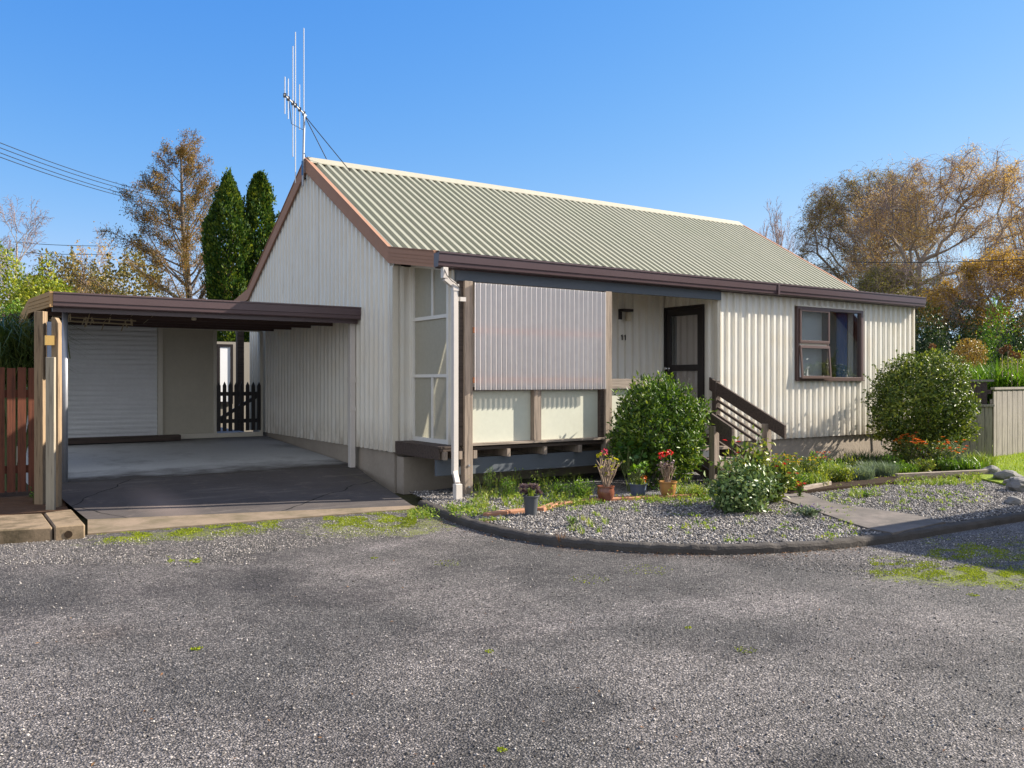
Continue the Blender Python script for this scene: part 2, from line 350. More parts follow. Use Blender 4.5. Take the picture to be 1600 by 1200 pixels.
def floorm():
    t = concmat('carport_concrete', (.74, .74, .73), (.54, .54, .53), (.16, .15, .14), 1.0, (.52, .8)); pr = t.t.nodes['Principled BSDF']; c = pr.inputs['Base Color'].links[0].from_socket
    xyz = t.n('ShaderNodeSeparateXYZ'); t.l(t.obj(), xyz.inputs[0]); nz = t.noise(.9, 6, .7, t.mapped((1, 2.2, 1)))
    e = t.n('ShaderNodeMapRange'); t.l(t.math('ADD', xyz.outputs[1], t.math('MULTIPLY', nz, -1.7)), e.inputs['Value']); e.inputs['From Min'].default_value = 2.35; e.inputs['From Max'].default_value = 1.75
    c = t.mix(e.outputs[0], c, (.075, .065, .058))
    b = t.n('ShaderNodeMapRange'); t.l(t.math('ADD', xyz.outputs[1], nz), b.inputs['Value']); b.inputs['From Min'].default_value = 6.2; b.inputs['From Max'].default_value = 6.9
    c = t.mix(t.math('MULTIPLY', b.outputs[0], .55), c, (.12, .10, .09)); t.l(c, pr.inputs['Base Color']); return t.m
M_floor = floorm()
def rampm():
    t = NT('mossy_ramp'); g = t.noise(70, 3, .7); v = t.mapped((.5, 6, 1)); w = t.noise(1.4, 6, .7, v)
    c = t.mix(t.noise(1.3, 6, .7), (.040, .034, .034), (.11, .095, .088)); c = t.mix(t.ramp(w, [(.55, 0.), (.72, .5)]), c, (.22, .19, .17))
    p, q = gp(215, 760, .15), gp(300, 815, .05); m = t.math('MULTIPLY', seg_mask(t, p, q, .35, 1.0), .7); c = t.mix(m, c, (.22, .17, .15))
    p, q = gp(630, 780, .05), gp(520, 735, .15); m = t.math('MULTIPLY', seg_mask(t, p, q, .25, 1.0), t.ramp(t.noise(6, 5, .7), [(.4, 0.), (.6, .7)])); c = t.mix(m, c, (.10, .085, .055))
    nv = t.n('ShaderNodeVectorMath', operation='ADD'); t.l(t.obj(), nv.inputs[0]); nn = t.n('ShaderNodeTexNoise'); nn.inputs['Scale'].default_value = 2.5; t.l(t.obj(), nn.inputs['Vector'])
    ms = t.n('ShaderNodeVectorMath', operation='SCALE'); t.l(nn.outputs['Color'], ms.inputs[0]); ms.inputs['Scale'].default_value = .22; t.l(ms.outputs[0], nv.inputs[1])
    cr = t.n('ShaderNodeTexVoronoi', feature='DISTANCE_TO_EDGE'); cr.inputs['Scale'].default_value = .36; t.l(nv.outputs[0], cr.inputs['Vector']); c = t.mix(t.math('LESS_THAN', cr.outputs['Distance'], .003), c, (.008, .008, .006))
    c = t.mix(t.ramp(t.noise(5, 6, .75), [(.55, 0.), (.7, .6)]), c, (.16, .13, .11))
    t.prin(c, .85, t.bump(g, .6, .006), spec=.3); return t.m
M_ramp = rampm()
M_apron = concmat('apron_concrete', (.34, .25, .18), (.26, .20, .15), (.12, .10, .06), 2.0).m
M_kerbl = concmat('old_kerb_concrete', (.36, .26, .17), (.27, .20, .13), (.07, .055, .03), 4.0).m
M_path = concmat('path_concrete', (.24, .20, .17), (.17, .145, .13), (.09, .08, .07), 3.0).m
def grassmat(name, a, b, d):
    t = NT(name); c = t.ramp(t.noise(30, 5, .8), [(.3, a), (.6, b)]); c = t.mix(t.math('MULTIPLY', t.noise(.6, 4), .6), c, d); t.prin(c, .9, t.bump(t.noise(90, 3), .8, .02), spec=.2); return t.m
M_lawn = grassmat('lawn_green', (.10, .17, .012), (.24, .33, .02), (.20, .24, .03))
M_earth = grassmat('rough_ground', (.035, .045, .012), (.10, .09, .04), (.06, .05, .03))
L_dark = leafmat('leaf_dark_gloss', [(.02, .05, .008), (.05, .11, .014), (.12, .21, .02), (.36, .42, .05)], .32, .45, .35)
L_cam = leafmat('leaf_camellia', [(.03, .055, .010), (.07, .115, .02), (.15, .20, .03), (.36, .38, .06)], .32, .42, .35)
L_col = leafmat('leaf_column_conifer', [(.012, .035, .010), (.03, .075, .014), (.08, .14, .018), (.24, .27, .03)], .3, .6, .2, 2.2)
L_yg = leafmat('leaf_yellow_green', [(.06, .10, .012), (.16, .22, .02), (.33, .37, .03), (.5, .46, .05)], .4, .45)
L_bg = leafmat('leaf_bright_green', [(.04, .10, .012), (.10, .20, .02), (.22, .34, .03)], .4, .4)
L_brown = leafmat('leaf_brown_conifer', [(.06, .085, .03), (.15, .115, .04), (.32, .16, .055), (.46, .32, .08)], .35, .7, .2, .35)
L_birch = leafmat('leaf_birch_autumn', [(.26, .17, .08), (.48, .29, .10), (.72, .46, .14), (.85, .62, .2)], .4, .6, .3, .3)
L_birchg = leafmat('leaf_birch_olive', [(.07, .07, .025), (.19, .15, .045), (.32, .25, .06), (.48, .31, .07)], .4, .6, .3, .35)
L_gold = leafmat('leaf_gold', [(.28, .15, .02), (.5, .30, .03), (.65, .42, .05)], .4, .5)
L_hedge = leafmat('leaf_hedge_dark', [(.008, .018, .006), (.02, .04, .01), (.04, .075, .015), (.10, .13, .03)], .2, .4, .4, .7)
L_rose = leafmat('leaf_rose', [(.03, .07, .02), (.08, .14, .03), (.20, .24, .04), (.42, .40, .05)], .35, .42, .3, 4)
L_grey = leafmat('leaf_grey_green', [(.08, .12, .08), (.16, .22, .15), (.26, .32, .22)], .3, .6)
L_grass = leafmat('grass_blade', [(.06, .12, .015), (.14, .24, .025), (.30, .38, .05), (.42, .40, .12)], .4, .5, .3, 3)
L_ger = leafmat('leaf_geranium', [(.05, .12, .015), (.12, .24, .02), (.24, .36, .03)], .4, .5, .3)
L_gery = leafmat('leaf_geranium_yellow', [(.28, .30, .02), (.5, .46, .03)], .45, .5)
L_purp = leafmat('leaf_purple_succulent', [(.10, .06, .08), (.20, .13, .15), (.33, .24, .24)], .15, .5)
L_org = leafmat('petal_orange', [(.55, .08, .01), (.75, .16, .02), (.8, .25, .03)], .35, .5)
L_red = leafmat('petal_red', [(.5, .02, .02), (.75, .03, .04)], .35, .5)
L_pink = leafmat('petal_pink', [(.6, .04, .10), (.75, .08, .2)], .35, .5)
L_yel = leafmat('petal_yellow', [(.7, .42, .02), (.8, .6, .04)], .35, .5)
L_vio = leafmat('petal_violet', [(.12, .06, .30), (.3, .2, .5)], .3, .5)
L_dead = leafmat('leaf_litter', [(.10, .045, .02), (.22, .10, .04), (.36, .2, .09)], .2, .7)
L_moss = leafmat('moss', [(.10, .14, .01), (.24, .30, .02), (.42, .46, .04)], .3, .9, .1, 5)
# ------------------------------------------------------------------ the setting: ground sheets
def sheet(name, pts, z, mat, kind='structure', th=0):
    mb = MB(); n = len(pts); zz = lambda p: p[2] if len(p) > 2 and z is None else z
    if th: mb.prism([(p[0], p[1]) for p in pts], 'z', z - th, z)
    else: mb.add([(p[0], p[1], zz(p)) for p in pts], [tuple(range(n))])
    mb.fixn = bool(th)
    o = mb.build(name, mat); tag(o, kind=kind)
    if not th and o.data.polygons[0].normal.z < 0: o.data.flip_normals()
    return o
big = MB(); R = 400
big.add([(-R, -R, -.03), (R, -R, -.03), (R, R, -.03), (-R, R, -.03)], [(0, 1, 2, 3)]); big.fixn = False
tag(big.build('ground', M_earth), kind='structure')
# kerb line of the garden bed (outer foot of the kerb, on the driveway)
KPX = [(652, 792), (676, 803), (706, 816), (750, 830), (800, 842), (860, 852), (930, 859), (1000, 864), (1070, 866.5), (1140, 867), (1210, 865), (1280, 861), (1340, 855), (1410, 846), (1480, 834), (1540, 824), (1600, 814), (1700, 797), (1800, 783)]
KP = [gp(x, y, 0) for x, y in KPX]
def resample(P, n):
    P = [Vector(p) for p in P]; out = []
    for i in range(len(P)-1):
        p0, p1, p2, p3 = P[max(i-1, 0)], P[i], P[i+1], P[min(i+2, len(P)-1)]
        for k in range(n):
            t = k/n; out.append(.5*((2*p1) + (p2-p0)*t + (2*p0-5*p1+4*p2-p3)*t*t + (3*p1-p0-3*p2+p3)*t**3))
    return out + [P[-1]]
KC = resample(KP, 12)
def offs(P, d):
    out = []
    for i, p in enumerate(P):
        t = (P[min(i+1, len(P)-1)] - P[max(i-1, 0)]).normalized(); out.append(p + Vector((-t.y, t.x, 0))*d)
    return out
drv = [(-60, -60), (60, -60), (60, -3.2), (12, -3.2)] + [(p.x, p.y) for p in reversed(offs(KC, .03))] + [tuple(gp(640, 796)[:2]), tuple(gp(135, 836)[:2]), tuple(gp(0, 846)[:2]), (-30, -3), (-60, -3)]
mb = MB(); mb.add([(x, y, 0) for x, y in drv], [tuple(range(len(drv)))]); mb.fixn = False
o = mb.build('driveway', M_asph); tag(o, kind='structure')
if o.data.polygons[0].normal.z < 0: o.data.flip_normals()
# kerb: rounded section swept along the curve
prof = [(0, -.02), (.006, .045), (.020, .066), (.038, .074), (.085, .076), (.102, .070), (.11, .03)]
mb = MB(); vs = []; n = len(prof)
lines = [offs(KC, d) for d, z in prof]
for i in range(len(KC)):
    w = noise.noise(Vector((i*.35, 0, 0)))*.012
    for j in range(n): q = lines[j][i]; k_ = noise.noise(Vector((q.x*9, q.y*9, j)))*.007; vs.append((q.x + k_, q.y + k_, prof[j][1] + w + k_*.7))
mb.add(vs, [(i*n+j, i*n+j+1, (i+1)*n+j+1, (i+1)*n+j) for i in range(len(KC)-1) for j in range(n-1)])
tag(mb.build('kerb', M_kerb, smooth=False), kind='structure')
# garden bed surface inside the kerb (gravel), slightly rising to the house on the right
KI = offs(KC, .11)
bed = [(p.x, p.y, .062) for p in KI] + [(24, -2.0, .10), (24, 9, .10), (10.2, 3, .10), (0, .6, .055), (-.05, .6, .055)]
mb = MB(); mb.add(bed, [tuple(range(len(bed)))]); mb.fixn = False
o = mb.build('garden_gravel', M_grav); tag(o, kind='structure')
if o.data.polygons[0].normal.z < 0: o.data.flip_normals()
# lawn
lawn = [gp(1532, 742, .14), gp(1560, 748, .14), gp(1600, 760, .14), gp(1700, 775, .14), (17, -.5, .14), (30, 0, .14), (30, 12, .14), gp(1520, 705, .14)]
sheet('lawn', [(p[0], p[1]) for p in lawn], .095, M_lawn, th=.06)
# planted strip of soil against the front wall
soil = [gp(1235, 771, .09), gp(1290, 765, .09), gp(1420, 752, .09), gp(1545, 741, .09), (10.6, .5), (10.0, .3), (4.9, .2), (4.0, -1.0), (3.6, -1.3)]
sheet('garden_soil', [(p[0], p[1]) for p in soil], .105, M_soil, th=.05)
# concrete path
pth = [gp(1228, 779, .07), gp(1232, 773, .07), gp(1300, 788, .07), gp(1427, 806, .07), gp(1478, 817, .07), gp(1395, 835, .07), gp(1362, 829, .07), gp(1322, 817, .07), gp(1236, 786, .07)]
pth = [Vector((4.05, -.95, 0)), Vector((4.7, -.95, 0))] + pth[2:] 
sheet('path', [(p[0], p[1]) for p in pth], .085, M_path, th=.05)
# carport floor and ramp
FZ0, FZ1 = .235, .45
mb = MB(); mb.prism([(2.45, -.02), (2.45, FZ0), (6.6, FZ1), (9.4, FZ1+.02), (9.4, -.02)], 'x', -3.90, -.005)
tag(mb.build('carport_floor', M_floor), kind='structure')
fl, fr = gp(137, 812, .035), gp(645, 790, .035)
N = 16; vs = []; bl, br = Vector((-3.9, 2.45, FZ0)), Vector((-.005, 2.45, FZ0))
mid_r = Vector((.0, 1.2, .09))
for i in range(N+1):
    t = i/N
    for j in range(9):
        s_ = j/8; a = bl.lerp(br, t); b = fl.lerp(fr, t); p = a.lerp(b, s_); p.z = FZ0 + (.035-FZ0)*(s_**.8) + .008*noise.noise(Vector((t*5, s_*4, 0)))
        if j == 0: p.z = FZ0 - .004
        vs.append(p)
mb = MB(); mb.add(vs, [(i*9+j, (i+1)*9+j, (i+1)*9+j+1, i*9+j+1) for i in range(N) for j in range(8)]); mb.fixn = False
o = mb.build('ramp', M_ramp, smooth=True); tag(o, kind='structure')
if o.data.polygons[0].normal.z < 0: o.data.flip_normals()
ap = [gp(137, 812, .035), gp(645, 790, .035), gp(660, 795, .0), gp(137, 836, 0)]
mb = MB(); A, B_, C_, D_ = [Vector(p) for p in ap]; A.z = B_.z = .037; C_.z = .012; D_.z = .014
mb.add([A, B_, C_, D_, (A.x, A.y, -.03), (B_.x, B_.y, -.03), (C_.x, C_.y, -.03), (D_.x, D_.y, -.03)], [(0,3,2,1),(3,7,6,2),(0,4,7,3),(1,2,6,5)])
tag(mb.build('ramp_apron', M_apron), kind='structure')
# left footpath slab with drain hole
def slab(name, pts, z0, z1, mat, label=None, cat=None):
    o = MB().prism([(p[0], p[1]) for p in pts], 'z', z0, z1).build(name, mat, bevel=.012)
    return o
s1 = [gp(-60, 854, 0), gp(82, 845, 0), gp(66, 806, .1), gp(-60, 812, .1)]
s2 = [gp(85, 845, 0), gp(133, 841, 0), gp(112, 800, .1), gp(69, 806, .1)]
tag(slab('footpath', s1, -.02, .125, M_kerbl), kind='structure')
o = slab('footpath', s2, -.02, .13, M_kerbl); tag(o, kind='structure')
ds = [gp(-80, 815, .05), gp(108, 801, .05), gp(90, 768, .05), gp(-80, 772, .05)]; sheet('dirt_verge', [(p[0], p[1]) for p in ds], .075, paint('brown_dirt', (.13, .075, .045), .95, .5, 9, .8, spec=.1), th=.08)
hp = gp(102, 835, .045)
hd = (Vector(s2[1]) - Vector(s2[0])).normalized(); hn = Vector((hd.y, -hd.x, 0))
c = Vector(s2[0]).lerp(Vector(s2[1]), .45); c.z = .048
mb = MB(); ring = [c + hn*.006 + hd*math.cos(a)*.034 + Vector((0, 0, math.sin(a)*.034)) for a in [k*math.pi/8 for k in range(16)]]
mb.add(ring + [r - hn*.0 for r in ring], [tuple(range(16))]); 
h = mb.build('drain_hole', M_soil, o)
# ------------------------------------------------------------------ profiled steel sheeting
def rib_profile(u0, u1, pitch=.15, h=.028, extra=(), shape=None):
    pts = []; u = math.floor(u0/pitch)*pitch
    while u < u1 + pitch:
        for (a, w) in (shape or ((0, 0), (.072, 0), (.088, h), (.134, h))):
            pts.append((u + a*pitch/.15, w))
        u += pitch
    def W(x):
        for (a, wa), (b, wb) in zip(pts, pts[1:]):
            if a <= x <= b: return wa + (wb-wa)*(x-a)/max(b-a, 1e-9)
        return 0
    us = sorted(set([u0, u1] + [round(a, 5) for a, _ in pts if u0 < a < u1] + [e for e in extra if u0 < e < u1]))
    return [(x, W(x)) for x in us]
def ribwall(mb, org, ud, nd, u0, u1, zlo, zhi, extra=(), prof=None):
    org, ud, nd = Vector(org), Vector(ud), Vector(nd); pr = prof or rib_profile(u0, u1, h=.036, extra=extra); vs = []
    f = lambda g, x: g(x) if callable(g) else g
    for (x, w) in pr:
        b = org + ud*x + nd*w; vs += [(b.x, b.y, f(zlo, x)), (b.x, b.y, f(zhi, x))]
    mb.add(vs, [(2*i, 2*i+2, 2*i+3, 2*i+1) for i in range(len(pr)-1)])
# ------------------------------------------------------------------ HOUSE
ZB, ZE, ZK, ZR = .514, 2.965, 3.15, 4.969
YK, YR_ = 1.228, 4.286; YK2, YE2 = 2*YR_-YK, 2*YR_; LX = 10.0; XD = 4.84
def roofz(y):
    y = y if y <= YR_ else 2*YR_ - y
    return ZE + (ZK-ZE)*y/YK if y < YK else ZK + (ZR-ZK)*(y-YK)/(YR_-YK)
H = empty('house', (0, 0, 0), 'cream ribbed steel house with pale green roof, brown gutters and a raised porch', 'house')
g = MB()
ribwall(g, (0, 0, 0), (0, 1, 0), (-1, 0, 0), YK, YK2, ZB, lambda y: roofz(y) - .05, extra=(YR_, YK2))
g.fixn = False; g.build('gable_wall', M_cladg, H)
# solid inner shell
s = MB()
s.prism([(YK+.03, ZB+.02), (YK2-.01, ZB+.02), (YK2-.01, ZK-.12), (YR_, ZR-.12), (YK+.03, ZK-.14)], 'x', .015, .12)
s.prism([(.13, ZB+.02), (YE2-.03, ZB+.02), (YE2-.03, roofz(YE2-.03)-.12), (YK2, ZK-.12), (YR_, ZR-.12), (YK, ZK-.14), (.13, ZE-.12)], 'x', LX-.12, LX-.01)
s.box((.12, YK2-.11, ZB+.02), (LX-.12, YK2-.01, 2.9)); s.box((.12, YK+.03, ZB+.02), (XD+.1, YK+.13, 2.95))
s.box((.12, YK+.13, .56), (LX-.12, YK2-.12, .62)); s.box((XD+.1, .2, .56), (LX-.12, YK+.13, .62))
s.box((.12, YK+.13, 2.80), (LX-.12, YK2-.12, 2.85)); s.box((XD+.1, .2, 2.74), (LX-.12, YK+.13, 2.79))
s.box((8.9, .2, .62), (9.0, 3.6, 2.75)); s.box((5.0, 3.6, .62), (9.0, 3.7, 2.75))
s.build('inner_shell', M_int, H)
# recessed porch wall, return wall with door, front wall
WX0, WX1, WXM, WZ0, WZ1 = 6.66, 8.38, 7.43, 1.475, 2.64
DY0, DY1, DZ1 = .36, 1.20, 2.625     # door in the return wall
w = MB(); ribwall(w, (0, YK, 0), (1, 0, 0), (0, -1, 0), .0, XD, .60, 2.95); w.fixn = False; w.build('porch_wall', M_clad, H)
w = MB(); fo = Vector((XD, 0, 0))
ribwall(w, fo, (0, 1, 0), (-1, 0, 0), .03, DY0-.01, ZB, 2.9); ribwall(w, fo, (0, 1, 0), (-1, 0, 0), DY0-.01, YK, DZ1, 2.9); w.fixn = False
w.build('porch_return_wall', M_clad, H)
w = MB(); FY = .09
for (a, b, zl, zh) in ((XD, WX0, ZB, 2.86), (WX0, WX1, ZB, WZ0), (WX0, WX1, WZ1, 2.86), (WX1, LX, ZB, 2.86)):
    ribwall(w, (0, FY, 0), (1, 0, 0), (0, -1, 0), a, b, zl, zh)
w.fixn = False; w.build('front_wall', M_clad, H)
s = MB(); 
for (a, b, zl, zh) in ((XD+.02, WX0-.03, ZB+.02, 2.84), (WX0-.03, WX1+.03, ZB+.02, WZ0-.03), (WX0-.03, WX1+.03, WZ1+.03, 2.84), (WX1+.03, LX-.12, ZB+.02, 2.84)):
    s.box((a, FY+.012, zl), (b, FY+.11, zh))
s.box((XD+.02, FY+.11, ZB+.02), (XD+.1, DY0-.02, 2.84)); s.box((XD+.02, DY0-.02, DZ1+.02), (XD+.1, YK+.03, 2.84))
s.build('wall_lining', M_int, H)
w = MB(); w.box((XD-.012, FY-.040, ZB), (XD+.03, FY-.001, 2.80)); w.box((XD-.040, FY-.040, ZB), (XD-.012, FY+.03, 2.80)); w.build('corner_flashing', M_trim, H)
w = MB(); w.box((LX-.03, FY-.038, ZB), (LX+.012, FY-.001, 2.80)); w.build('corner_flashing', M_trim, H)
w = MB(); w.box((-.039, YK-.006, ZB), (-.001, YK+.03, 2.95)); w.box((-.039, YK-.042, ZB), (.04, YK-.006, 2.95)); w.build('corner_flashing', M_trim, H)
# foundation
w = MB(); w.box((.02, YK+.02, -.03), (LX-.03, YK2-.04, ZB+.01)); w.box((XD+.02, FY+.03, -.03), (LX-.03, YK+.02, ZB+.01)); w.build('foundation', M_conc, H)
# roof sheeting: steep part and flatter apron, front and back
def roofsheet(y0, z0, y1, z1, x0, x1):
    mb = MB(); d = Vector((0, y1-y0, z1-z0)).normalized(); nn = Vector((0, -d.z, d.y)) * (1 if d.y > 0 else -1)
    if nn.z < 0: nn = -nn
    pr = rib_profile(x0, x1, .1425, .032, shape=((0, 0), (.062, 0), (.078, .040), (.134, .040))); vs = []
    for (x, w_) in pr: vs += [Vector((x, y0, z0)) + nn*w_, Vector((x, y1, z1)) + nn*w_]
    mb.add(vs, [(2*i, 2*i+2, 2*i+3, 2*i+1) for i in range(len(pr)-1)])
    vs = [Vector((x, y, z)) - nn*.012 for x in (x0, x1) for (y, z) in ((y0, z0), (y1, z1))]; mb.add(vs, [(0, 1, 3, 2)]); mb.fixn = False
    return mb
rf = roofsheet(YK-.02, ZK-.004, YR_, ZR, -.03, LX+.03); rf.fixn = False; ro = rf.build('roof', M_roof, H)
r2 = roofsheet(-.02, ZE-.01, YK+.02, ZK+.001, -.03, LX+.03); r2.build('porch_roof', M_roof, H)
r3 = roofsheet(YK2+.02, ZK-.004, YR_, ZR, -.03, LX+.03); r3.build('back_roof', M_roof, H)
r4 = roofsheet(YE2+.02, ZE-.01, YK2-.02, ZK+.001, -.03, LX+.03); r4.build('back_apron_roof', M_roof, H)
rc = MB(); sl = (ZR-ZK)/(YR_-YK)
def cap(mb, x0, x1):
    P = [(YR_-.17, ZR-.17*sl+.052), (YR_-.17, ZR-.17*sl+.040), (YR_-.03, ZR-.03*sl+.042), (YR_+.03, ZR-.03*sl+.042), (YR_+.17, ZR-.17*sl+.040), (YR_+.17, ZR-.17*sl+.052), (YR_+.03, ZR+.060), (YR_, ZR+.068), (YR_-.03, ZR+.060)]
    mb.prism(P, 'x', x0, x1)
cap(rc, -.04, LX+.04); M_cap = paint('ridge_cap_cream', (.42, .39, .30), .6, .15, 4); rc.build('ridge_cap', M_cap, ro)
# barge boards on both gables
BD = .185; ct = math.cos(math.atan(sl))
for (xa, xb) in ((-.075, -.045), (LX+.035, LX+.065)):
    xs = (xa, xb)
    front = MB().prism([(YK, ZK+.035), (YR_, ZR+.035), (YR_, ZR+.035-BD/ct), (YK, ZK+.035-BD*1.1)], 'x', xa, xb)
    front.build('barge_board', M_barge, H)
    back = MB().prism([(YK2, ZK+.035), (YR_+.0005, ZR+.035), (YR_+.0005, ZR+.035-BD/ct), (YK2, ZK+.035-BD*1.1)], 'x', xa, xb)
    back.build('barge_board', M_barge, H)
    f2 = MB().prism([(YK-.001, ZK+.035), (YK-.001, ZK+.035-BD*1.1), (-.0, ZE+.018-BD*1.02), (-.0, ZE+.018)], 'x', xa, xb)
    for k in (.30, .52, .74):
        f2.prism([(YK-.012, ZK+.035-BD*1.1*k), (YK-.012, ZK+.030-BD*1.1*k), (.012, ZE+.013-BD*1.02*k), (.012, ZE+.018-BD*1.02*k)], 'x', xa-.006, xa)
    f2.build('barge_board', M_barge, H)
    b2 = MB().prism([(YK2+.001, ZK+.035), (YK2+.001, ZK+.035-BD*1.1), (YE2, ZE+.018-BD*1.02), (YE2, ZE+.018)], 'x', xa, xb); b2.build('barge_board', M_barge, H)
# cap strip on barges
for (xa, xb) in ((-.085, -.02), (LX+.02, LX+.075)):
    m = MB(); m.prism([(YK-.002, ZK+.037), (YR_, ZR+.037), (YR_, ZR+.052), (YK-.002, ZK+.050)], 'x', xa, xb)
    m.prism([(YK2+.002, ZK+.037), (YR_+.001, ZR+.037), (YR_+.001, ZR+.052), (YK2+.002, ZK+.050)], 'x', xa, xb)
    m.prism([(-.0, ZE+.020), (YK-.004, ZK+.037), (YK-.004, ZK+.050), (-.0, ZE+.032)], 'x', xa, xb); m.build('barge_capping', M_barge, H)
m = MB(); m.box((-.046, -.0, ZE-.18), (LX+.036, .03, ZE-.02)); m.build('fascia', M_gutter, H)
def gutter_prof(y, zt, h=.175, w=.135, sgn=-1):
    P = [(0, 0), (.100, 0), (.108, .012), (.112, .055), (.122, .060), (.126, .150), (.135, .156), (.135, .175), (.120, .175), (.116, .166), (.012, .160), (0, .160)]
    return [(y + sgn*a*w/.135, zt - h + b*h/.175) for a, b in P]
m = MB().prism(gutter_prof(-.001, ZE+.005), 'x', -.075, LX+.08); m.build('gutter', M_gutter, H)
m = MB(); m.box((5.96, -.137, ZE-.17), (6.0, -.112, ZE+.004)); m.build('gutter_joint', M_gutter, H)
m = MB().prism(gutter_prof(YE2+.001, ZE+.005, sgn=1), 'x', -.075, LX+.08); m.build('gutter', M_gutter, H)
# sloping soffit over the porch
m = MB().prism([(.03, ZE-.10), (YK, ZK-.10), (YK, ZK-.125), (.03, ZE-.125)], 'x', -.04, LX-.01); m.build('soffit', M_trim, H)
MB().box((.03, YE2-.22, .0), (.16, YE2-.10, 2.80)).build('porch_post', M_dark, H)
MB().box((.03, YE2-.2, 2.62), (LX-.2, YE2-.12, 2.82)).build('porch_beam', M_dark, H)
m = MB().prism([(YK2, ZK-.10), (YE2-.03, ZE-.10), (YE2-.03, ZE-.125), (YK2, ZK-.125)], 'x', -.04, LX-.01); m.build('soffit', M_trim, H)
# porch: posts, beam, deck
PX1, PX2 = .33, 2.54
m = MB(); m.box((.235, .002, 2.66), (XD-.014, .05, 2.84)); m.build('porch_beam', M_beam, H)
for (x0, zt) in ((PX1, 2.658), (PX2, 2.658)):
    MB().box((x0, -.035, .03), (x0+.115, .065, zt)).build('porch_post', M_grey, H, bevel=.004)
for x0, dy in ((PX1+.057, -.038), (PX1+.057, -.038)):
    pass
m = MB()
for z in (.16, .42): m.lathe([(0, 0), (.012, .002), (.012, .008), (0, .01)], (PX1+.057, -.038, z), 10)
m2 = MB()
for z in (.16, .42): m2.obox((PX1+.06, -.040, z), (.012, 0, 0), (0, .006, 0), (0, 0, .012))
for z in (.16, .42): MB().obox((PX1+.06, -.040, z), (.012, 0, 0), (0, .006, 0), (0, 0, .012)).build('post_bolt', M_galv, H)
m = MB(); y = .005
while y < YK-.05: m.box((.02, y, .60), (XD-.01, y+.088, .635)); y += .093
m.build('deck_boards', M_dark, H)
for i, x in enumerate((.36+.13, .98, 1.55, 2.12, 2.9, 3.5, 4.1, 4.7)):
    MB().box((x-.025, -.02, .50), (x+.025, YK-.01, .598)).build('deck_joist', M_grey, H)
MB().box((.05, -.03, .50), (.095, YK-.01, .598)).build('deck_joist', M_grey, H)
MB().box((.26, -.025, .50), (.31, YK-.01, .598)).build('deck_joist', M_grey, H)
MB().box((.02, .10, .30), (XD-.01, .15, .498)).build('deck_bearer', M_beam, H)
MB().box((-.0, -.0, .636), (.279, YK-.04, .66)).build('deck_ledge', M_dark, H)
MB().box((.0, .02, .50), (.02, YK-.04, .634)).build('deck_end_board', M_dark, H)
# brown packing board and base wall seen below the porch end
MB().box((.03, 1.0, -.02), (XD, 1.2, .46)).build('porch_foundation', M_conc, H)
# front panels, corrugated sheet
MB().box((PX1+.117, -.03, .655), (PX2-.002, .085, .682)).build('sill_rail', M_greyx, H)
MB().box((PX1+.117, .02, 1.325), (PX2-.002, .07, 1.37)).build('mid_rail', M_dark, H)
MB().box((1.37, -.02, .684), (1.48, .065, 1.323)).build('mid_post', M_grey, H)
for (a, b) in ((PX1+.117, 1.368), (1.482, PX2-.06)):
    MB().box((a, .062, .684), (b, .072, 1.322)).build('green_panel', M_panel, H)
MB().box((PX2-.06, -.0, .684), (PX2-.002, .065, 2.655)).build('stud', M_dark, H)
MB().box((PX1-.06, .0, .66), (PX1-.002, .065, 2.655)).build('stud', M_dark, H)
for z in (2.03, 1.42): MB().box((PX1+.117, -.038, z), (PX2-.062, .018, z+.07)).build('screen_rail', M_railo, H)
# corrugated clear plastic, in front of the rails
def corr(x0, x1, y, z0, z1, pitch=.0762, amp=.013):
    n = int((x1-x0)/pitch*10); vs = []
    for i in range(n+1):
        x = x0 + (x1-x0)*i/n; yy = y - amp*math.cos(2*math.pi*(x-x0)/pitch); vs += [(x, yy, z0), (x, yy, z1)]
    mb = MB(); mb.add(vs, [(2*i, 2*i+2, 2*i+3, 2*i+1) for i in range(n)]); mb.fixn = False; return mb
corr(PX1+.12, PX2-.002, -.058, 1.335, 2.64).build('clear_corrugated_sheet', M_plas, H, smooth=True)
# glazed end wall of the porch
XW = .285
gw = empty('porch_window', (XW, 1.2, .66)); gw.parent = H
def soff(y): return roofz(y) - .13
fr = MB()
def wbar(y0, y1, z0, z1): fr.box((XW-.028, y0, z0), (XW+.03, y1, z1))
fr.box((XW-.03, 1.165, .66), (XW+.03, 1.222, 2.98)); fr.box((XW-.03, .235, .66), (XW+.03, .285, 2.86))
fr.box((XW-.034, .287, .662), (XW+.034, 1.163, .715)); fr.box((XW-.026, .287, 1.49), (XW+.026, 1.163, 1.53)); fr.box((XW-.026, .287, 2.23), (XW+.026, 1.163, 2.275))
fr.box((XW-.022, .65, .716), (XW+.022, .69, 1.489)); fr.box((XW-.022, .645, 2.276), (XW+.022, .685, 2.90))
fr.prism([(.235, 2.80), (1.222, 2.95), (1.222, 3.04), (.235, 2.89)], 'x', XW-.037, XW+.037)
fr.build('frame', M_white, gw)
for (a, b, c_, d_) in ((.69, 1.163, .716, 1.489), (.287, .65, .716, 1.489), (.287, 1.163, 1.531, 2.229), (.685, 1.163, 2.276, 2.94), (.287, .645, 2.276, 2.88)):
    MB().box((XW-.004, a, c_), (XW+.004, b, d_)).build('pane', M_obsc, gw)
m = MB(); ribwall(m, (XW-.005, 0, 0), (0, 1, 0), (-1, 0, 0), .02, .234, .66, 2.80); m.fixn = False; m.build('end_cladding', M_clad, H)
MB().box((XW, .03, .66), (XW+.03, .23, 2.8)).build('end_stud', M_dark, H)
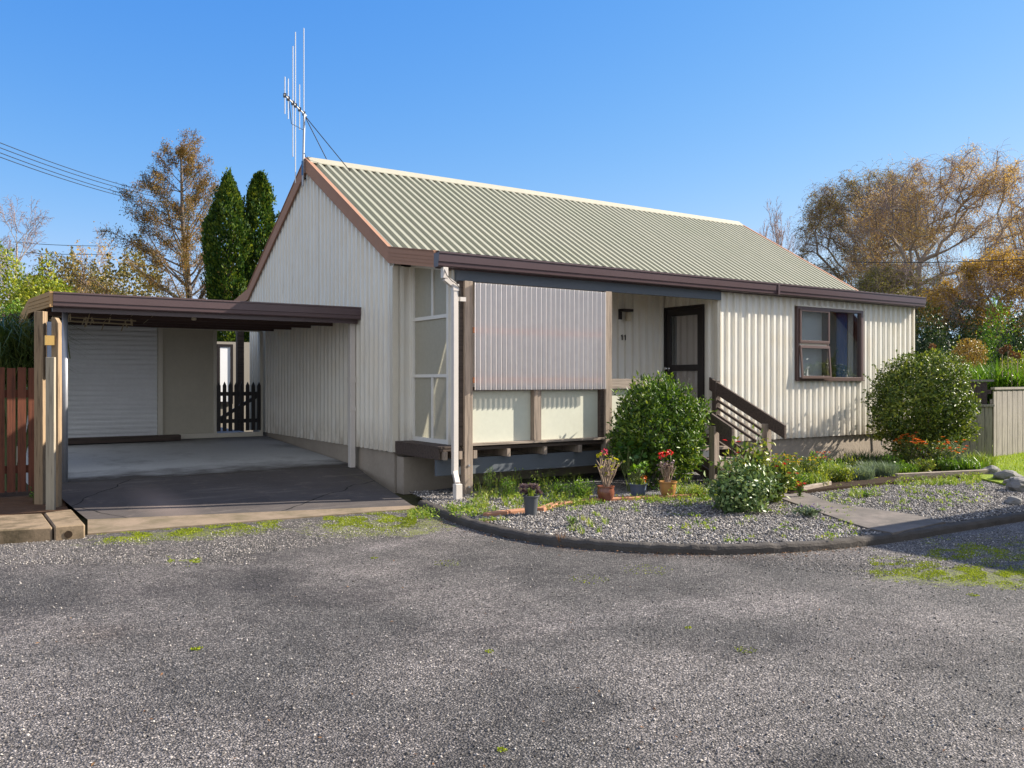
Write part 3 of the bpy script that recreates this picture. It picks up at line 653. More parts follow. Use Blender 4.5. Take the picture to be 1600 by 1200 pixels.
# inside the porch: a few shelves seen dimly through the obscure glass
# rail between porch post and steps
XS0, XS1 = 3.67, 4.72
MB().box((PX2+.117, -.01, 1.34), (XS0-.02, .035, 1.475)).build('porch_rail', M_greyx, H)
MB().box((PX2+.117, .04, .66), (XS0-.02, .05, 1.335)).build('green_panel', M_panel, H)
MB().box((XS0-.115, -.03, .03), (XS0-.018, .06, 1.338)).build('porch_post', M_grey, H, bevel=.004)
# number on the wall
nb = MB()
for x in (3.90, 3.965):
    nb.box((x, YK-.045, 2.08), (x+.011, YK-.030, 2.15)); nb.obox((x-.006, YK-.0395, 2.153), (.014, 0, .010), (0, .0045, 0), (-.004, 0, .006))
nb.box((2.94, YK-.034, 1.93), (3.10, YK-.029, 2.07)) if False else None
nb.build('house_number', M_black, H)
# downpipe at the front corner
dp = MB(); dp.box((-.01, -.112, 2.66), (.06, -.048, 2.79))
dp.bar((.025, -.08, 2.665), (.165, -.082, 2.575), .055, .07)
dp.box((.132, -.112, .33), (.198, -.052, 2.60)); dp.bar((.165, -.085, .35), (.075, -.30, .235), .06, .07)
dp.box((.03, -.345, .05), (.115, -.265, .245)); dpo = dp.build('downpipe', M_pipe, H, bevel=.004)
MB().box((.205, -.10, 2.40), (.31, -.075, 2.45)).build('pipe_bracket', M_pipe, dpo)
MB().box((.126, -.118, 2.52), (.204, -.046, 2.60)).build('pipe_socket', M_pipe, dpo)
MB().tube([(.0, -.10, 2.79), (.03, -.13, 2.69), (.10, -.13, 2.63), (.16, -.13, 2.60), (.215, -.12, 2.55), (.222, -.06, 1.6), (.225, -.05, .5)], .005, 6).build('cable', M_wire, H)
# front window with sashes
fw = empty('window', (WX0, FY, WZ0)); fw.parent = H
f = MB(); Yf0, Yf1 = FY-.062, FY+.05
f.box((WX0-.022, Yf0, WZ0-.02), (WX0+.03, Yf1, WZ1+.02)); f.box((WX1-.03, Yf0, WZ0-.02), (WX1+.022, Yf1, WZ1+.02))
f.box((WX0+.03, Yf0, WZ1-.03), (WX1-.03, Yf1, WZ1+.02)); f.box((WX0+.03, Yf0, WZ0-.02), (WX1-.03, Yf1, WZ0+.03))
f.box((WXM-.022, Yf0+.004, WZ0+.03), (WXM+.022, Yf1, WZ1-.03)); f.build('frame', M_alu, fw, bevel=.003)
m = MB().box((WX0-.05, FY-.066, WZ1+.021), (WX1+.05, FY, WZ1+.04)); m.build('head_flashing', M_trim, fw)
MB().box((WX0-.03, FY-.085, WZ0-.032), (WX1+.03, FY-.028, WZ0-.021)).build('sill', M_alu, fw)
MB().box((WXM+.022, FY-.02, WZ0+.03), (WX1-.03, FY-.014, WZ1-.03)).build('pane', M_glass, fw)
def sash(x0, x1, z0, z1, open_):
    # awning sash hinged at top
    top = Vector(((x0+x1)/2, Yf0-.012, z1)); a = open_
    dn = Vector((0, -math.sin(a), -math.cos(a))); out = Vector((0, -math.cos(a), math.sin(a))); hh = z1-z0; wx = Vector((1, 0, 0)); t_ = .045
    e = MB()
    e.obox(top + dn*t_/2, wx*(x1-x0)/2, out*.014, dn*t_/2); e.obox(top + dn*(hh-t_/2), wx*(x1-x0)/2, out*.014, dn*t_/2)
    for sx in (-1, 1): e.obox(top + wx*sx*((x1-x0)/2-t_*.4) + dn*hh/2, wx*t_*.4, out*.013, dn*(hh/2-t_))
    so = e.build('sash', M_alu, fw, bevel=.003)
    MB().obox(top + dn*hh/2, wx*((x1-x0)/2-t_*.8), out*.003, dn*(hh/2-t_)).build('sash_pane', M_glass, fw)
sash(WX0+.015, WXM+.012, (WZ0+WZ1)/2+.005, WZ1-.015, .0); sash(WX0+.015, WXM+.012, WZ0+.005, (WZ0+WZ1)/2-.035, .075)
f = MB(); f.box((WX0+.03, Yf0+.01, (WZ0+WZ1)/2-.033), (WXM-.022, Yf1, (WZ0+WZ1)/2+.003)); f.build('transom', M_trim, fw)
# blind and curtain inside the window
MB().box((WX0+.03, FY+.052, WZ0+.0), (WXM-.02, FY+.058, WZ1)).build('blind', M_blind, None, None)
tag(bpy.data.objects['blind'], 'pale roller blind drawn behind the two small left panes of the front window', 'blind')
def curtain(x0, x1, y, z0, z1, mat, label, folds=9, dirv=(1, 0, 0), amp=.03):
    dv = Vector(dirv); nv = Vector((-dv.y, dv.x, 0)); o0 = Vector((x0, y, 0)); L = x1-x0; n = folds*8; vs = []
    for k in (0, 1):
        for i in range(n+1):
            t = i/n; p = o0 + dv*L*t + nv*(amp*math.sin(t*folds*2*math.pi) + k*.004); vs += [(p.x, p.y, z0), (p.x, p.y, z1)]
    mb = MB(); off = 2*(n+1)
    mb.add(vs, [(2*i, 2*i+2, 2*i+3, 2*i+1) for i in range(n)] + [(off+2*i+1, off+2*i+3, off+2*i+2, off+2*i) for i in range(n)]); mb.fixn = False
    o = mb.build('curtain', mat, None, Vector((x0, y, z0)), smooth=True); tag(o, label, 'curtain'); return o
curtain(8.20, 8.34, FY+.10, 1.4, 2.7, M_white, 'narrow white net curtain at the right edge of the front window', 3, amp=.015)
curtain(7.93, 8.19, FY+.13, .8, 2.7, M_curt, 'blue curtain gathered at the right side of the front window', 4)
# front door (glazed, dark frame)
dr = empty('front_door', (XD, DY0, .64)); dr.parent = H
f = MB(); xa, xb = XD-.035, XD+.04
f.box((xa, DY0, .636), (xb, DY0+.045, DZ1)); f.box((xa, DY1-.045, .636), (xb, DY1, DZ1)); f.box((xa, DY0+.045, DZ1-.05), (xb, DY1-.045, DZ1)); f.build('door_frame', M_black, dr)
f = MB(); xa, xb = XD-.02, XD+.02; a, b = DY0+.048, DY1-.048
f.box((xa, a, .64), (xb, a+.075, DZ1-.053)); f.box((xa, b-.075, .64), (xb, b, DZ1-.053)); f.box((xa, a+.075, DZ1-.15), (xb, b-.075, DZ1-.053))
f.box((xa, a+.075, 1.60), (xb, b-.075, 1.70)); f.box((xa, a+.075, .64), (xb, b-.075, .76)); f.build('door_leaf', M_black, dr)
MB().box((XD-.003, a+.075, 1.70), (XD+.003, b-.075, DZ1-.15)).build('pane', M_glass, dr); MB().box((XD-.003, a+.075, .76), (XD+.003, b-.075, 1.60)).build('pane', M_glass, dr)
hk = MB(); hk.tube([(XD-.02, b-.035, 1.64), (XD-.06, b-.035, 1.64), (XD-.065, b-.035, 1.64)], [.012, .012, .012], 10); hk.tube([(XD-.065, b-.035, 1.64), (XD-.075, b-.035, 1.64), (XD-.095, b-.035, 1.64), (XD-.1, b-.035, 1.64)], [.018, .028, .028, .015], 12)
hk.tube([(XD-.0205, b-.035, 1.64), (XD-.028, b-.035, 1.64)], .030, 12); hk.build('door_handle', M_chrome, dr, smooth=True)
o = MB().box((XD+.024, .45, .70), (XD+.030, .97, 2.5)).build('door_pale_panel', paint('door_panel_pink', (.88, .72, .66), .8, .06), None, None); tag(o, 'pale pinkish panel added behind the front door glass to lighten it', 'blind')  # panel added behind the glass, standing in for the pale interior and reflection
curtain(XD+.10, XD+.30, .98, .7, 2.5, M_curt2, 'dark slate curtain hanging just inside the glazed front door', 4, (0, 1, 0))
# wall light (own thing)
wl = empty('wall_light', (3.9, YK-.03, 2.45), 'black bracket wall light with a pale cylinder shade beside the house number', 'wall light')
m = MB(); m.box((3.83, YK-.052, 2.40), (3.89, YK-.030, 2.56)); m.box((3.83, YK-.16, 2.52), (4.03, YK-.0525, 2.56)); m.build('bracket', M_black, wl)
m = MB(); m.lathe([(0, 0), (.045, 0), (.048, .01), (.048, .135), (0, .14)], (3.97, YK-.11, 2.375), 18); m.build('lamp_shade', M_lamp, wl, smooth=True)
# tap on the front wall
tp = MB(); tp.tube([(8.98, FY-.03, .30), (8.98, FY-.04, .9), (8.98, FY-.05, .98)], .011, 8); tp.tube([(8.98, FY-.05, .96), (8.98, FY-.12, .96), (8.98, FY-.14, .91)], .012, 8); tp.box((8.95, FY-.1, .99), (9.01, FY-.085, 1.0)); tp.build('garden_tap', M_galv, None, (8.98, FY, .3)); tag(bpy.data.objects['garden_tap'], 'small metal garden tap on a riser pipe against the front wall', 'tap')
# ------------------------------------------------------------------ porch steps
ST = empty('porch_steps', (4.2, -.5, .09), 'dark timber steps with grey posts and slatted handrail leading up to the porch', 'steps')
y0, y1 = .13, -1.26; zt0, zt1 = 1.50, .835
def railpt(x, y, off=0): t = (y-y0)/(y1-y0); return Vector((x, y, zt0 + (zt1-zt0)*t + off))
for x in (XS0, XS1):
    ya = y0 if x == XS1 else .0
    hb = MB().prism([(ya, railpt(x, ya).z), (y1, zt1), (y1, zt1-.19), (ya, railpt(x, ya).z-.19)], 'x', x-.022, x+.022); hb.build('handrail', M_dark, ST, bevel=.003)
    MB().box((x-.05 if x == XS1 else x-.05, -.985, .02), (x+.045, -.885, railpt(x, -.93).z-.15)).build('post', M_grey, ST, bevel=.003)
    MB().box((x-.045, .0-.03, .6), (x+.045, .05, 1.45 if x == XS1 else 1.30)).build('post', M_dark, ST, bevel=.003)
    for k in (.27, .38, .49) if x == XS1 else ():
        MB().bar(railpt(x-.0, -.03, -k), railpt(x-.0, -.89, -k), .035, .035).build('slat', M_dark, ST)
for x in (XS0+.06, XS1-.06):
    MB().prism([(.0, .60), (-1.15, .08), (-1.15, .04), (-.95, .04), (0, .40)], 'x', x-.02, x+.02).build('stringer', M_dark, ST)
    MB().prism([(.0, .78), (-1.2, .23), (-1.2, .12), (0, .66)], 'x', x-.10, x-.066).build('side_rail', M_dark, ST)
for i in range(3):
    z = .49 - i*.145; yy = -.02 - i*.31; MB().box((XS0+.08, yy-.29, z-.04), (XS1-.08, yy, z)).build('tread', M_greyx, ST)
# ------------------------------------------------------------------ TV antenna
an = empty('tv_antenna', (-.16, YR_+.10, 4.3), 'silver TV antenna with tall vertical rods on a mast at the gable peak', 'antenna')
dA = 13.73; mb_ = at(458+15, 170, dA)
mx_, my_ = mb_.x, mb_.y
mast_b = at(473, 262, dA); mast_t = at(475.5, 178, dA)
MB().tube([Vector((mx_, my_, 4.55)), mast_t], .018, 8).build('mast', M_galv, an)
MB().tube([Vector((mx_, my_, 4.72)), Vector((mx_, my_, 4.95))], .021, 8).build('mast_sleeve', paint('blue_sleeve', (.05, .16, .36), .5), an)
b0, b1 = at(444, 148, dA-.7), at(478.5, 181, dA+.15)
MB().tube([b0, b1], .012, 6).build('boom', M_rod, an)
def rod(px, top, bot):
    t = (px-444)/(478.5-444); c = b0.lerp(b1, t); d = (dA-.7) + .85*t
    pt = at(px+1.2, top, d); pb = at(px-1.0, bot, d); pt.x, pt.y = c.x + .0, c.y; pb.x, pb.y = c.x, c.y
    MB().tube([pb, pt], .0075, 6).build('rod', M_rod, an); MB().box((c.x-.02, c.y-.02, c.z-.03), (c.x+.02, c.y+.02, c.z+.03)).build('clamp', M_black, an)
for px, t, b in ((445, 120, 178), (450, 123, 186), (457, 72, 245), (461, 50, 286), (467.5, 132, 203), (474.5, 44, 190)): rod(px, t, b)
for q in (Vector((.28, YR_-.02, ZR+.07)), Vector((.55, YR_-.35, ZR-.2+.04))):
    MB().tube([mast_t + Vector((0, 0, -.02)), q], .007, 6).build('stay', M_black, an)
MB().tube([Vector((mx_, my_, 4.67)), Vector((-.05, YR_+.12, 4.70)), Vector((0.02, YR_+.02, 4.72))], .012, 6).build('wall_bracket', M_black, an)
MB().tube([b0.lerp(b1, .2), b0.lerp(b1, .25) + Vector((.03, .02, -.35)), Vector((mx_+.01, my_, 5.45)), Vector((mx_+.02, my_, 5.1)), Vector((mx_+.02, my_-.1, 4.98)), Vector((.02, YR_-.02, 5.03))], .005, 6).build('aerial_cable', M_wire, an)
# ------------------------------------------------------------------ carport
CPX0, CPY0, CPY1 = -3.86, 2.28, 6.5
CP = empty('carport', (-1.9, 4.4, .3), 'flat roofed carport with brown gutter and steel post, joined to the gable wall', 'carport')
m = MB().prism([(CPY0+.01, 2.44), (CPY1, 2.56), (CPY1, 2.52), (CPY0+.01, 2.40)], 'x', CPX0+.02, -.04); m.build('roof', M_ceil, CP)
m = MB().prism(gutter_prof(CPY0, 2.475, .17, .12), 'x', CPX0, -.045); m.build('gutter', M_cpf, CP)
m = MB(); m.box((CPX0+.001, CPY0+.002, 2.25), (-.045, CPY0+.03, 2.398)); m.build('fascia', M_cpf, CP)
# left side fascia, rising back then kicking down
m = MB().prism([(CPY0-.09, 2.30), (CPY0-.10, 2.478), (4.9, 2.60), (6.6, 2.45), (6.6, 2.22), (4.9, 2.40)], 'x', CPX0-.035, CPX0-.002); m.build('side_fascia', M_tan, CP)
for k in (.05, .10, .14):
    MB().prism([(CPY0-.09, 2.478-k), (4.9, 2.60-k), (4.9, 2.592-k), (CPY0-.09, 2.470-k)], 'x', CPX0-.041, CPX0-.0355).build('fascia_groove', M_tan, CP)
for y in (3.2, 4.1, 5.0, 5.9): MB().box((CPX0+.03, y, 2.26+.02*(y-3)), (-.045, y+.045, 2.40+.027*(y-3))).build('rafter', M_ceil, CP)
for px in (.0,):
    MB().tube([(-3.70, 2.52, .20), (-3.70, 2.52, 2.36)], .032, 14).build('steel_post', M_galv, CP, smooth=True)
dq = MB(); dq.box((-.125, 2.36, .21), (-.045, 2.44, 2.30)); dqo = dq.build('downpipe', M_pipe, CP, bevel=.004)
MB().box((-.13, 2.355, 1.42), (-.04, 2.445, 1.50)).build('pipe_socket', M_pipe, dqo); MB().box((-.13, 2.355, 1.02), (-.04, 2.445, 1.08)).build('pipe_socket', M_pipe, dqo)
# clothes line with pegs under the carport
clt = empty('clothesline', (-3.2, 3.6, 2.2), 'pale airing line frame with wooden pegs hanging under the carport roof', 'clothesline')
m = MB(); m.tube([(-3.75, 3.7, 2.24), (-2.75, 3.7, 2.22)], .012, 6); m.tube([(-3.75, 3.4, 2.27), (-2.75, 3.4, 2.25)], .009, 6); m.build('frame_bar', M_peg, clt)
for i in range(5): MB().tube([(-3.6+i*.25, 2.75, 2.34), (-3.6+i*.25, 3.7, 2.24)], .003, 4).build('line', M_peg, clt)
for i in range(16):
    x = -3.6 + random.choice([0, .25, .25, .5, .75, 1.0])*1.0 + random.uniform(-.05, .05); y = random.uniform(2.9, 3.7); z = 2.30 - (y-2.75)*.1
    MB().bar((x, y, z), (x+random.uniform(-.03, .03), y, z-.085), .012, .012).build('peg', M_peg, clt)
for (x, y) in ((-2.05, 3.2), (-1.0, 2.6)):
    o = MB().lathe([(0, 0), (.03, .005), (.035, .03), (.02, .06), (.015, .09), (0, .09)], (x, y, 2.27), 12).build('ceiling_bulb', M_lamp, None, (x, y, 2.3), smooth=True)
    tag(o, 'bare white bulb under the carport ceiling, ' + ('nearer the roller door' if x < -1.5 else 'nearer the gable wall'), 'light bulb', 'bulbs under the carport')
# ------------------------------------------------------------------ garage behind the carport
GY = 6.45
GA = empty('garage', (-2.2, GY, .45), 'small garage wall behind the carport with roller door and olive panel', 'garage')
rd = MB(); z = .47; prof_ = []
while z < 2.36:
    for dz, w_ in ((0, 0), (.028, .0), (.036, .016), (.068, .016), (.076, 0)): prof_.append((GY - w_, z + dz))
    z += .0785
    if len(prof_) % 10 == 0: prof_ += [(GY+.012, z-.004), (GY+.012, z-.001)]
prof_ = [(y, z) for y, z in prof_ if z <= 2.37]
rd.add([v for (y, z) in prof_ for v in ((-3.9, y, z), (-1.87, y, z))], [(2*i, 2*i+1, 2*i+3, 2*i+2) for i in range(len(prof_)-1)]); rd.build('roller_door', M_roller, GA)
m = MB(); m.box((-1.865, GY-.05, .45), (-1.79, GY+.05, 2.40)); m.box((-1.788, GY-.04, 2.33), (-.08, GY+.05, 2.40)); m.box((-.95, GY-.045, .53), (-.89, GY+.05, 2.329)); m.box((-.135, GY-.045, .53), (-.075, GY+.05, 2.329)); m.box((-1.788, GY-.045, .45), (-.075, GY+.05, .529)); m.build('frame', M_trim, GA)
MB().box((-1.788, GY-.02, .531), (-.952, GY+.02, 2.328)).build('wall_panel', M_board, GA)
m = MB(); m.box((-5.2, GY+.03, 0), (-3.9, GY+.13, 2.42)); m.box((-3.9, GY+.08, .4), (-1.87, GY+.14, 2.42)); m.box((-4.0, 9.4, 0), (-.95, 9.5, 2.5)); m.box((-1.0, GY+.14, .0), (-.93, 9.4, 2.5)); m.build('wall', M_board, GA)
MB().box((-4.2, GY+.01, 2.43), (-.9, 9.6, 2.50)).build('roof', M_ceil, GA)
o = MB().box((-3.95, GY-.30, .445), (-1.55, GY-.12, .535)).build('timber_plank', M_dark, None, (-2.8, GY-.2, .45)); tag(o, 'dark timber plank lying on the concrete below the roller door', 'plank')
# rear lean-to wall seen through the gate opening
GB = empty('rear_shed', (.9, 11.5, 0), 'pale shed wall with a white framed window seen through the picket gate opening', 'shed')
MB().box((-.4, 11.5, 0), (2.2, 11.6, 2.36)).build('wall', paint('shed_wall_paint', (.30, .27, .23), .7, .1), GB)
wf = MB(); wf.box((.46, 11.44, .9), (.52, 11.499, 2.30)); wf.box((.76, 11.44, .9), (.82, 11.499, 2.30)); wf.box((.52, 11.44, 2.24), (.76, 11.499, 2.30)); wf.box((.52, 11.44, .9), (.76, 11.499, .96)); wf.build('window', M_black, GB)
MB().box((.52, 11.46, .96), (.76, 11.48, 2.24)).build('pane', M_blind, GB)
gt = empty('picket_gate', (-.5, GY+.0, .53), 'black picket gate with pointed tops closing the gap beside the olive panel', 'gate')
for i in range(8):
    x = -.865 + i*.101; MB().prism([(x-.032, .56), (x+.032, .56), (x+.032, 1.36), (x, 1.43), (x-.032, 1.36)], 'y', GY-.075, GY-.055).build('picket', M_black, gt)
m = MB(); m.box((-.888, GY-.053, .70), (-.137, GY-.02, .77)); m.box((-.888, GY-.053, 1.18), (-.137, GY-.02, 1.25)); m.bar((-.87, GY-.037, .76), (-.15, GY-.037, 1.19), .03, .06); m.build('rail', M_black, gt)
# ------------------------------------------------------------------ left fence and old posts
FC = empty('brown_fence', base(30, 9.9, .1), 'reddish brown paling fence with gaps at the left edge', 'fence')
f0 = gp(60, 769, .11); ux = Vector((1, 0, 0))
for i in range(26):
    w_ = .086; x = f0.x - .02 - i*.110 - w_/2; hh = 1.60 + random.uniform(-.01, .01)
    MB().obox((x, f0.y+random.uniform(-.004, .004), (.13+hh)/2), (w_/2, 0, 0), (0, .010, 0), (0, 0, (hh-.13)/2)).build('paling', M_brownp, FC)
m = MB(); m.box((f0.x-3.2, f0.y+.012, 1.25), (f0.x, f0.y+.05, 1.34)); m.box((f0.x-3.2, f0.y+.012, .35), (f0.x, f0.y+.05, .44)); m.build('rail', M_brownp, FC)
def post_px(name, x0, x1, ytop, ybot, d, mat, label, dy=.08, slope=0):
    a, b = at(x0, YH, d), at(x1, YH, d); zt = CZ + (YH-ytop)/F_*d; zb = CZ + (YH-ybot)/F_*d
    w_ = (b-a).length; c = Vector((a.x, a.y, 0))
    mb = MB(); xd = (b-a).normalized(); yd = Vector((-xd.y, xd.x, 0)); n=1
    vs = []
    for (s_, zz) in ((0, zb-.1), (w_, zb-.1), (w_, zt-slope), (w_*.55, zt), (0, zt)):
        for k in (0, dy): p = c + xd*s_ + yd*k; vs.append((p.x, p.y, zz))
    mb.add(vs, [(0,2,4,6,8), (9,7,5,3,1), (0,1,3,2), (2,3,5,4), (4,5,7,6), (6,7,9,8), (8,9,1,0)])
    o = mb.build(name, mat, None, (c.x, c.y, zb), bevel=.004); tag(o, label, 'post'); return o
post_px('timber_post', 53, 67, 486, 790, 9.55, M_postb, 'tall rough brown timber post at the end of the paling fence', .10)
post_px('timber_post', 80, 91, 496, 787, 9.35, M_postb, 'cracked timber post with a chamfered top nearest the steel carport post', .08, .06)
post_px('timber_board', 71, 84.5, 558, 792, 9.15, M_postp, 'short pale rough sawn board fixed in front of the two old posts', .04)
o = MB().obox(at(77, 532, 9.35), (.045, 0, 0), (0, .05, 0), (0, 0, .052)).build('timber_block', paint('yellow_block', (.50, .32, .10), .8, .2, 12, .2), None, at(77, 532, 9.35)); tag(o, 'small yellowish timber block wedged between the two old posts', 'timber block')
o = MB().obox(at(78, 545, 9.6)+Vector((0,0,0)), (.03, 0, 0), (0, .03, 0), (0, 0, .30)).build('blue_bracket', M_bluep, None, at(78, 545, 9.6)); tag(o, 'dark blue strip showing between the two old timber posts', 'strip')
# ------------------------------------------------------------------ right fence
def fence_run(name, p, q, zb, zt, mat, label, pw=.125, cap_=True):
    p, q = Vector((p[0], p[1], 0)), Vector((q[0], q[1], 0)); d = (q-p); L = d.length; d.normalize(); nv = Vector((-d.y, d.x, 0)); E = empty(name, (p.x, p.y, zb), label, 'fence'); n = int(L/pw)
    for i in range(n):
        c = p + d*(i+.5)*pw; hh = zt + random.uniform(-.012, .008)
        MB().obox((c.x, c.y, (zb+hh)/2), d*(pw/2-.005), nv*(.009+.004*(i % 2)), (0, 0, (hh-zb)/2)).build('paling', mat, E)
    if cap_:
        c = (p+q)/2; MB().obox((c.x, c.y, zt+.03), d*(L/2+.02), nv*.035, (0, 0, .02)).build('capping', M_fenceg, E)
    for z in (zb+.25, zt-.2):
        c = (p+q)/2 + nv*.035; MB().obox((c.x, c.y, z), d*L/2, nv*.02, (0, 0, .04)).build('rail', mat, E)
    return E
pA = base(1552, 15.2, 0); pB = base(1700, 18.6, 0); pC = base(1490, 15.3, 0)
fence_run('weathered_fence', pA, pB, .1, 1.28, M_fenceg, 'tall silver grey paling fence at the right edge behind the lawn')
fence_run('weathered_fence', pC, base(1551, 15.15, 0), .1, .98, M_fenceg, 'lower dark weathered paling fence beside the round shiny shrub')
pD = base(1480, 17.2, 0); pE = base(1550, 17.5, 0)
o = fence_run('weathered_fence', pD, pE, .1, 1.42, M_dark, 'dark timber fence further back above the low weathered fence', .14)
# ------------------------------------------------------------------ brick and timber edging, rocks
def edging_bricks(pts, z, name, label, group):
    P = [gp(x, y, z) for x, y in pts]
    for i in range(len(P)-1):
        a, b = P[i], P[i+1]; L = (b-a).length; n = max(1, round(L/.23)); d = (b-a).normalized(); nv = Vector((-d.y, d.x, 0))
        for k in range(n):
            c = a + d*(k+.5)*L/n; o = MB().obox((c.x, c.y, z+.012), (d + nv*random.uniform(-.08, .08)).normalized()*(L/n/2-.006), nv*.05, (0, 0, .03)).build(name, M_brick, None, (c.x, c.y, z), bevel=.008)
            tag(o, label, 'brick', group)
edging_bricks([(757, 808), (826, 800)], .06, 'edging_brick', 'flat orange brick in the short row left of the charcoal pot', 'edging bricks left of the charcoal pot')
edging_bricks([(843, 800), (868, 791), (920, 785), (1000, 781), (1100, 776)], .06, 'edging_brick', 'flat orange brick in the long row running behind the gravel to the right', 'edging bricks along the gravel')
def board(p, q, z, h, label):
    a, b = gp(*p, z), gp(*q, z); d = (b-a).normalized(); nv = Vector((-d.y, d.x, 0)); c = (a+b)/2
    o = MB().obox((c.x, c.y, z+h/2), d*(b-a).length/2, nv*.03, (0, 0, h/2)).build('edging_board', M_greyx, None, (c.x, c.y, z), bevel=.005); tag(o, label, 'edging')
board((1252, 768), (1296, 759), .09, .06, 'short weathered timber edging beside the path')
board((1400, 748), (1542, 741), .09, .07, 'long weathered timber edging below the orange flowers')
def rock(c, r, label, sd):
    import bmesh
    bm = bmesh.new(); bmesh.ops.create_icosphere(bm, subdivisions=3, radius=1)
    for v in bm.verts:
        k = 1 + .35*noise.noise(v.co*1.3 + Vector((sd*7.1, 0, 0))) + .10*noise.noise(v.co*4 + Vector((sd, 3, 0))); v.co = Vector((v.co.x*r[0]*k, v.co.y*r[1]*k, v.co.z*r[2]*k))
    me = bpy.data.meshes.new('rock'); bm.to_mesh(me); bm.free(); me.transform(Matrix.Translation(c)); o = link('garden_rock', me, M_rock, None, c); tag(o, label, 'rock', 'rocks edging the lawn')
for i, (x, y, r, lb) in enumerate(((1549, 741, .16, 'leftmost flat grey rock, at the end of the timber edging'), (1560, 748, .09, 'small grey rock just left of the biggest rock'), (1576, 750, .19, 'biggest rounded grey rock on the lawn edge'), (1581, 757, .12, 'flat grey rock in front of the biggest rock'), (1598, 765, .22, 'grey rock at the right edge of the picture beside the lawn'), (1584, 786, .10, 'low flat stone lying alone on the shaded gravel'))):
    rock(gp(x, y, .08) + Vector((0, 0, r*.2)), (r, r*.8, r*.55), lb, i+1)
# ------------------------------------------------------------------ vegetation
UP = Vector((0, 0, 1))
def arr(L): return np.array([tuple(v) for v in L], float)
def grow(S, p, d, L, r, lv, P):
    n = P['steps'][lv]; seg = L/n; r0 = r
    for i in range(n):
        d = (d + Vector((random.gauss(0, 1), random.gauss(0, 1), random.gauss(0, 1)))*P['wob'][lv] + UP*P['trop'][lv]).normalized()
        q = p + d*seg; r1 = max(r*(1 - (i+1)/n*(1-P['taper'])), P['rmin']); S.append((p, q, r0, r1, lv)); r0 = r1; p = q
        if lv < P['max'] and (i+1)/n > P['start'][lv]:
            k = P['kids'][lv]; k = int(k) + (random.random() < k - int(k))
            for _ in range(k):
                a = P['ang'][lv]*random.uniform(.75, 1.25); ax = d.orthogonal().normalized(); ax = Matrix.Rotation(random.uniform(0, 6.283), 3, d) @ ax
                cd_ = (Matrix.Rotation(a, 3, ax) @ d).normalized(); t = (i+1)/n
                grow(S, p, cd_, L*P['len'][lv]*(1-P['fall'][lv]*t)*random.uniform(.7, 1.2), r1*P['rk'], lv+1, P)
def fit(S, b, w0, w1, zt, keepz=True):
    """scale the skeleton about its base so that its spread along the view's right axis and its height are as measured"""
    P1 = arr([s[1] for s in S]); bb = np.array(b)[None]; rel = P1 - bb; rv = np.array(RV); u = rel @ rv
    lo, hi = np.percentile(u, 1.0), np.percentile(u, 99.0); kz = (zt - b.z)/np.percentile(rel[:, 2], 99.7)
    def f(P):
        P = P - bb; uu = P @ rv; k = np.where(uu < 0, w0/abs(lo), w1/hi); P2 = P + rv[None]*(uu*(k-1))[:, None]
        fv = np.array(FV); vv = P @ fv; P2 = P2 + fv[None]*(vv*((w0+w1)/(hi-lo)-1))[:, None]; P2[:, 2] = P[:, 2]*kz; return P2 + bb
    return f(arr([s[0] for s in S])), f(P1)
def envelope(b, P0, P1, env, d):
    """press the crown towards a measured outline (metres either side of the trunk, height)"""
    bb = np.array(b)[None]; rv = np.array(RV); fv = np.array(FV); ex = np.array([(px-800)/F_*d - (b-CAM).dot(RV) for px, _ in env]); ez = np.array([CZ + (YH-y)/F_*d for _, y in env])
    u1 = (P1-bb) @ rv; v1 = (P1-bb) @ fv; zf = (ez.max()-b.z)*.22 + b.z; cur = []
    hw = (ex.max()-ex.min())/2; rad = np.minimum(np.abs(v1)/max(hw, .1), .92); cen = (ex.max()+ex.min())/2
    for i, x in enumerate(ex):
        m = (np.abs(u1-x) < hw*.22) & (P1[:, 2] > zf); cur.append(np.percentile(P1[m, 2], 97) if m.sum() > 8 else ez[i])
    cur = np.array(cur)
    def f(P):
        u = (P-bb) @ rv; k = (np.interp(u, ex, ez)-zf)/np.maximum(np.interp(u, ex, cur)-zf, .4); k = np.clip(k, .35, 2.4); Q_ = P.copy(); m = P[:, 2] > zf
        Q_[m, 2] = zf + (P[m, 2]-zf)*k[m]; return Q_
    return f(P0), f(P1)
def tree_obj(name, label, b, S, P0, P1, leafn, lsize, lmat, bark, twig, leaf_lv, spread=.25, drop=0, rs=1.0, lasp=.6, group=None, cat='tree', pick=None):
    lv = np.array([s[4] for s in S]); R0 = np.array([s[2] for s in S])*rs; R1 = np.array([s[3] for s in S])*rs
    E = empty(name, b, label, cat, group); big_ = lv <= 1
    v, f = tubes_geo(P0[big_], P1[big_], R0[big_], R1[big_], 7); link('trunk', np_mesh('trunk', v, f), bark, E)
    if (~big_).any():
        v, f = tubes_geo(P0[~big_], P1[~big_], R0[~big_], R1[~big_], 3); link('twigs', np_mesh('twigs', v, f), twig, E)
    if leafn:
        idx = np.nonzero(lv >= leaf_lv)[0]
        if pick is not None: idx = idx[pick(P1[idx])]
        nc = max(60, leafn//14); kc = RNG.choice(idx, nc); k = kc[RNG.integers(0, nc, leafn)]; t = RNG.random((leafn, 1)); C = P0[k]*(1-t) + P1[k]*t + RNG.normal(0, spread, (leafn, 3)) + np.array([[0, 0, -drop]])*RNG.random((leafn, 1))
        s_ = lsize*RNG.uniform(.6, 1.35, leafn); A = rdirs(leafn) + np.array([[0, 0, -.5]]); v, f = leaves_geo(C, A, rdirs(leafn), s_, s_*lasp)
        link('crown', np_mesh('crown', v, f), lmat, E)
    return E
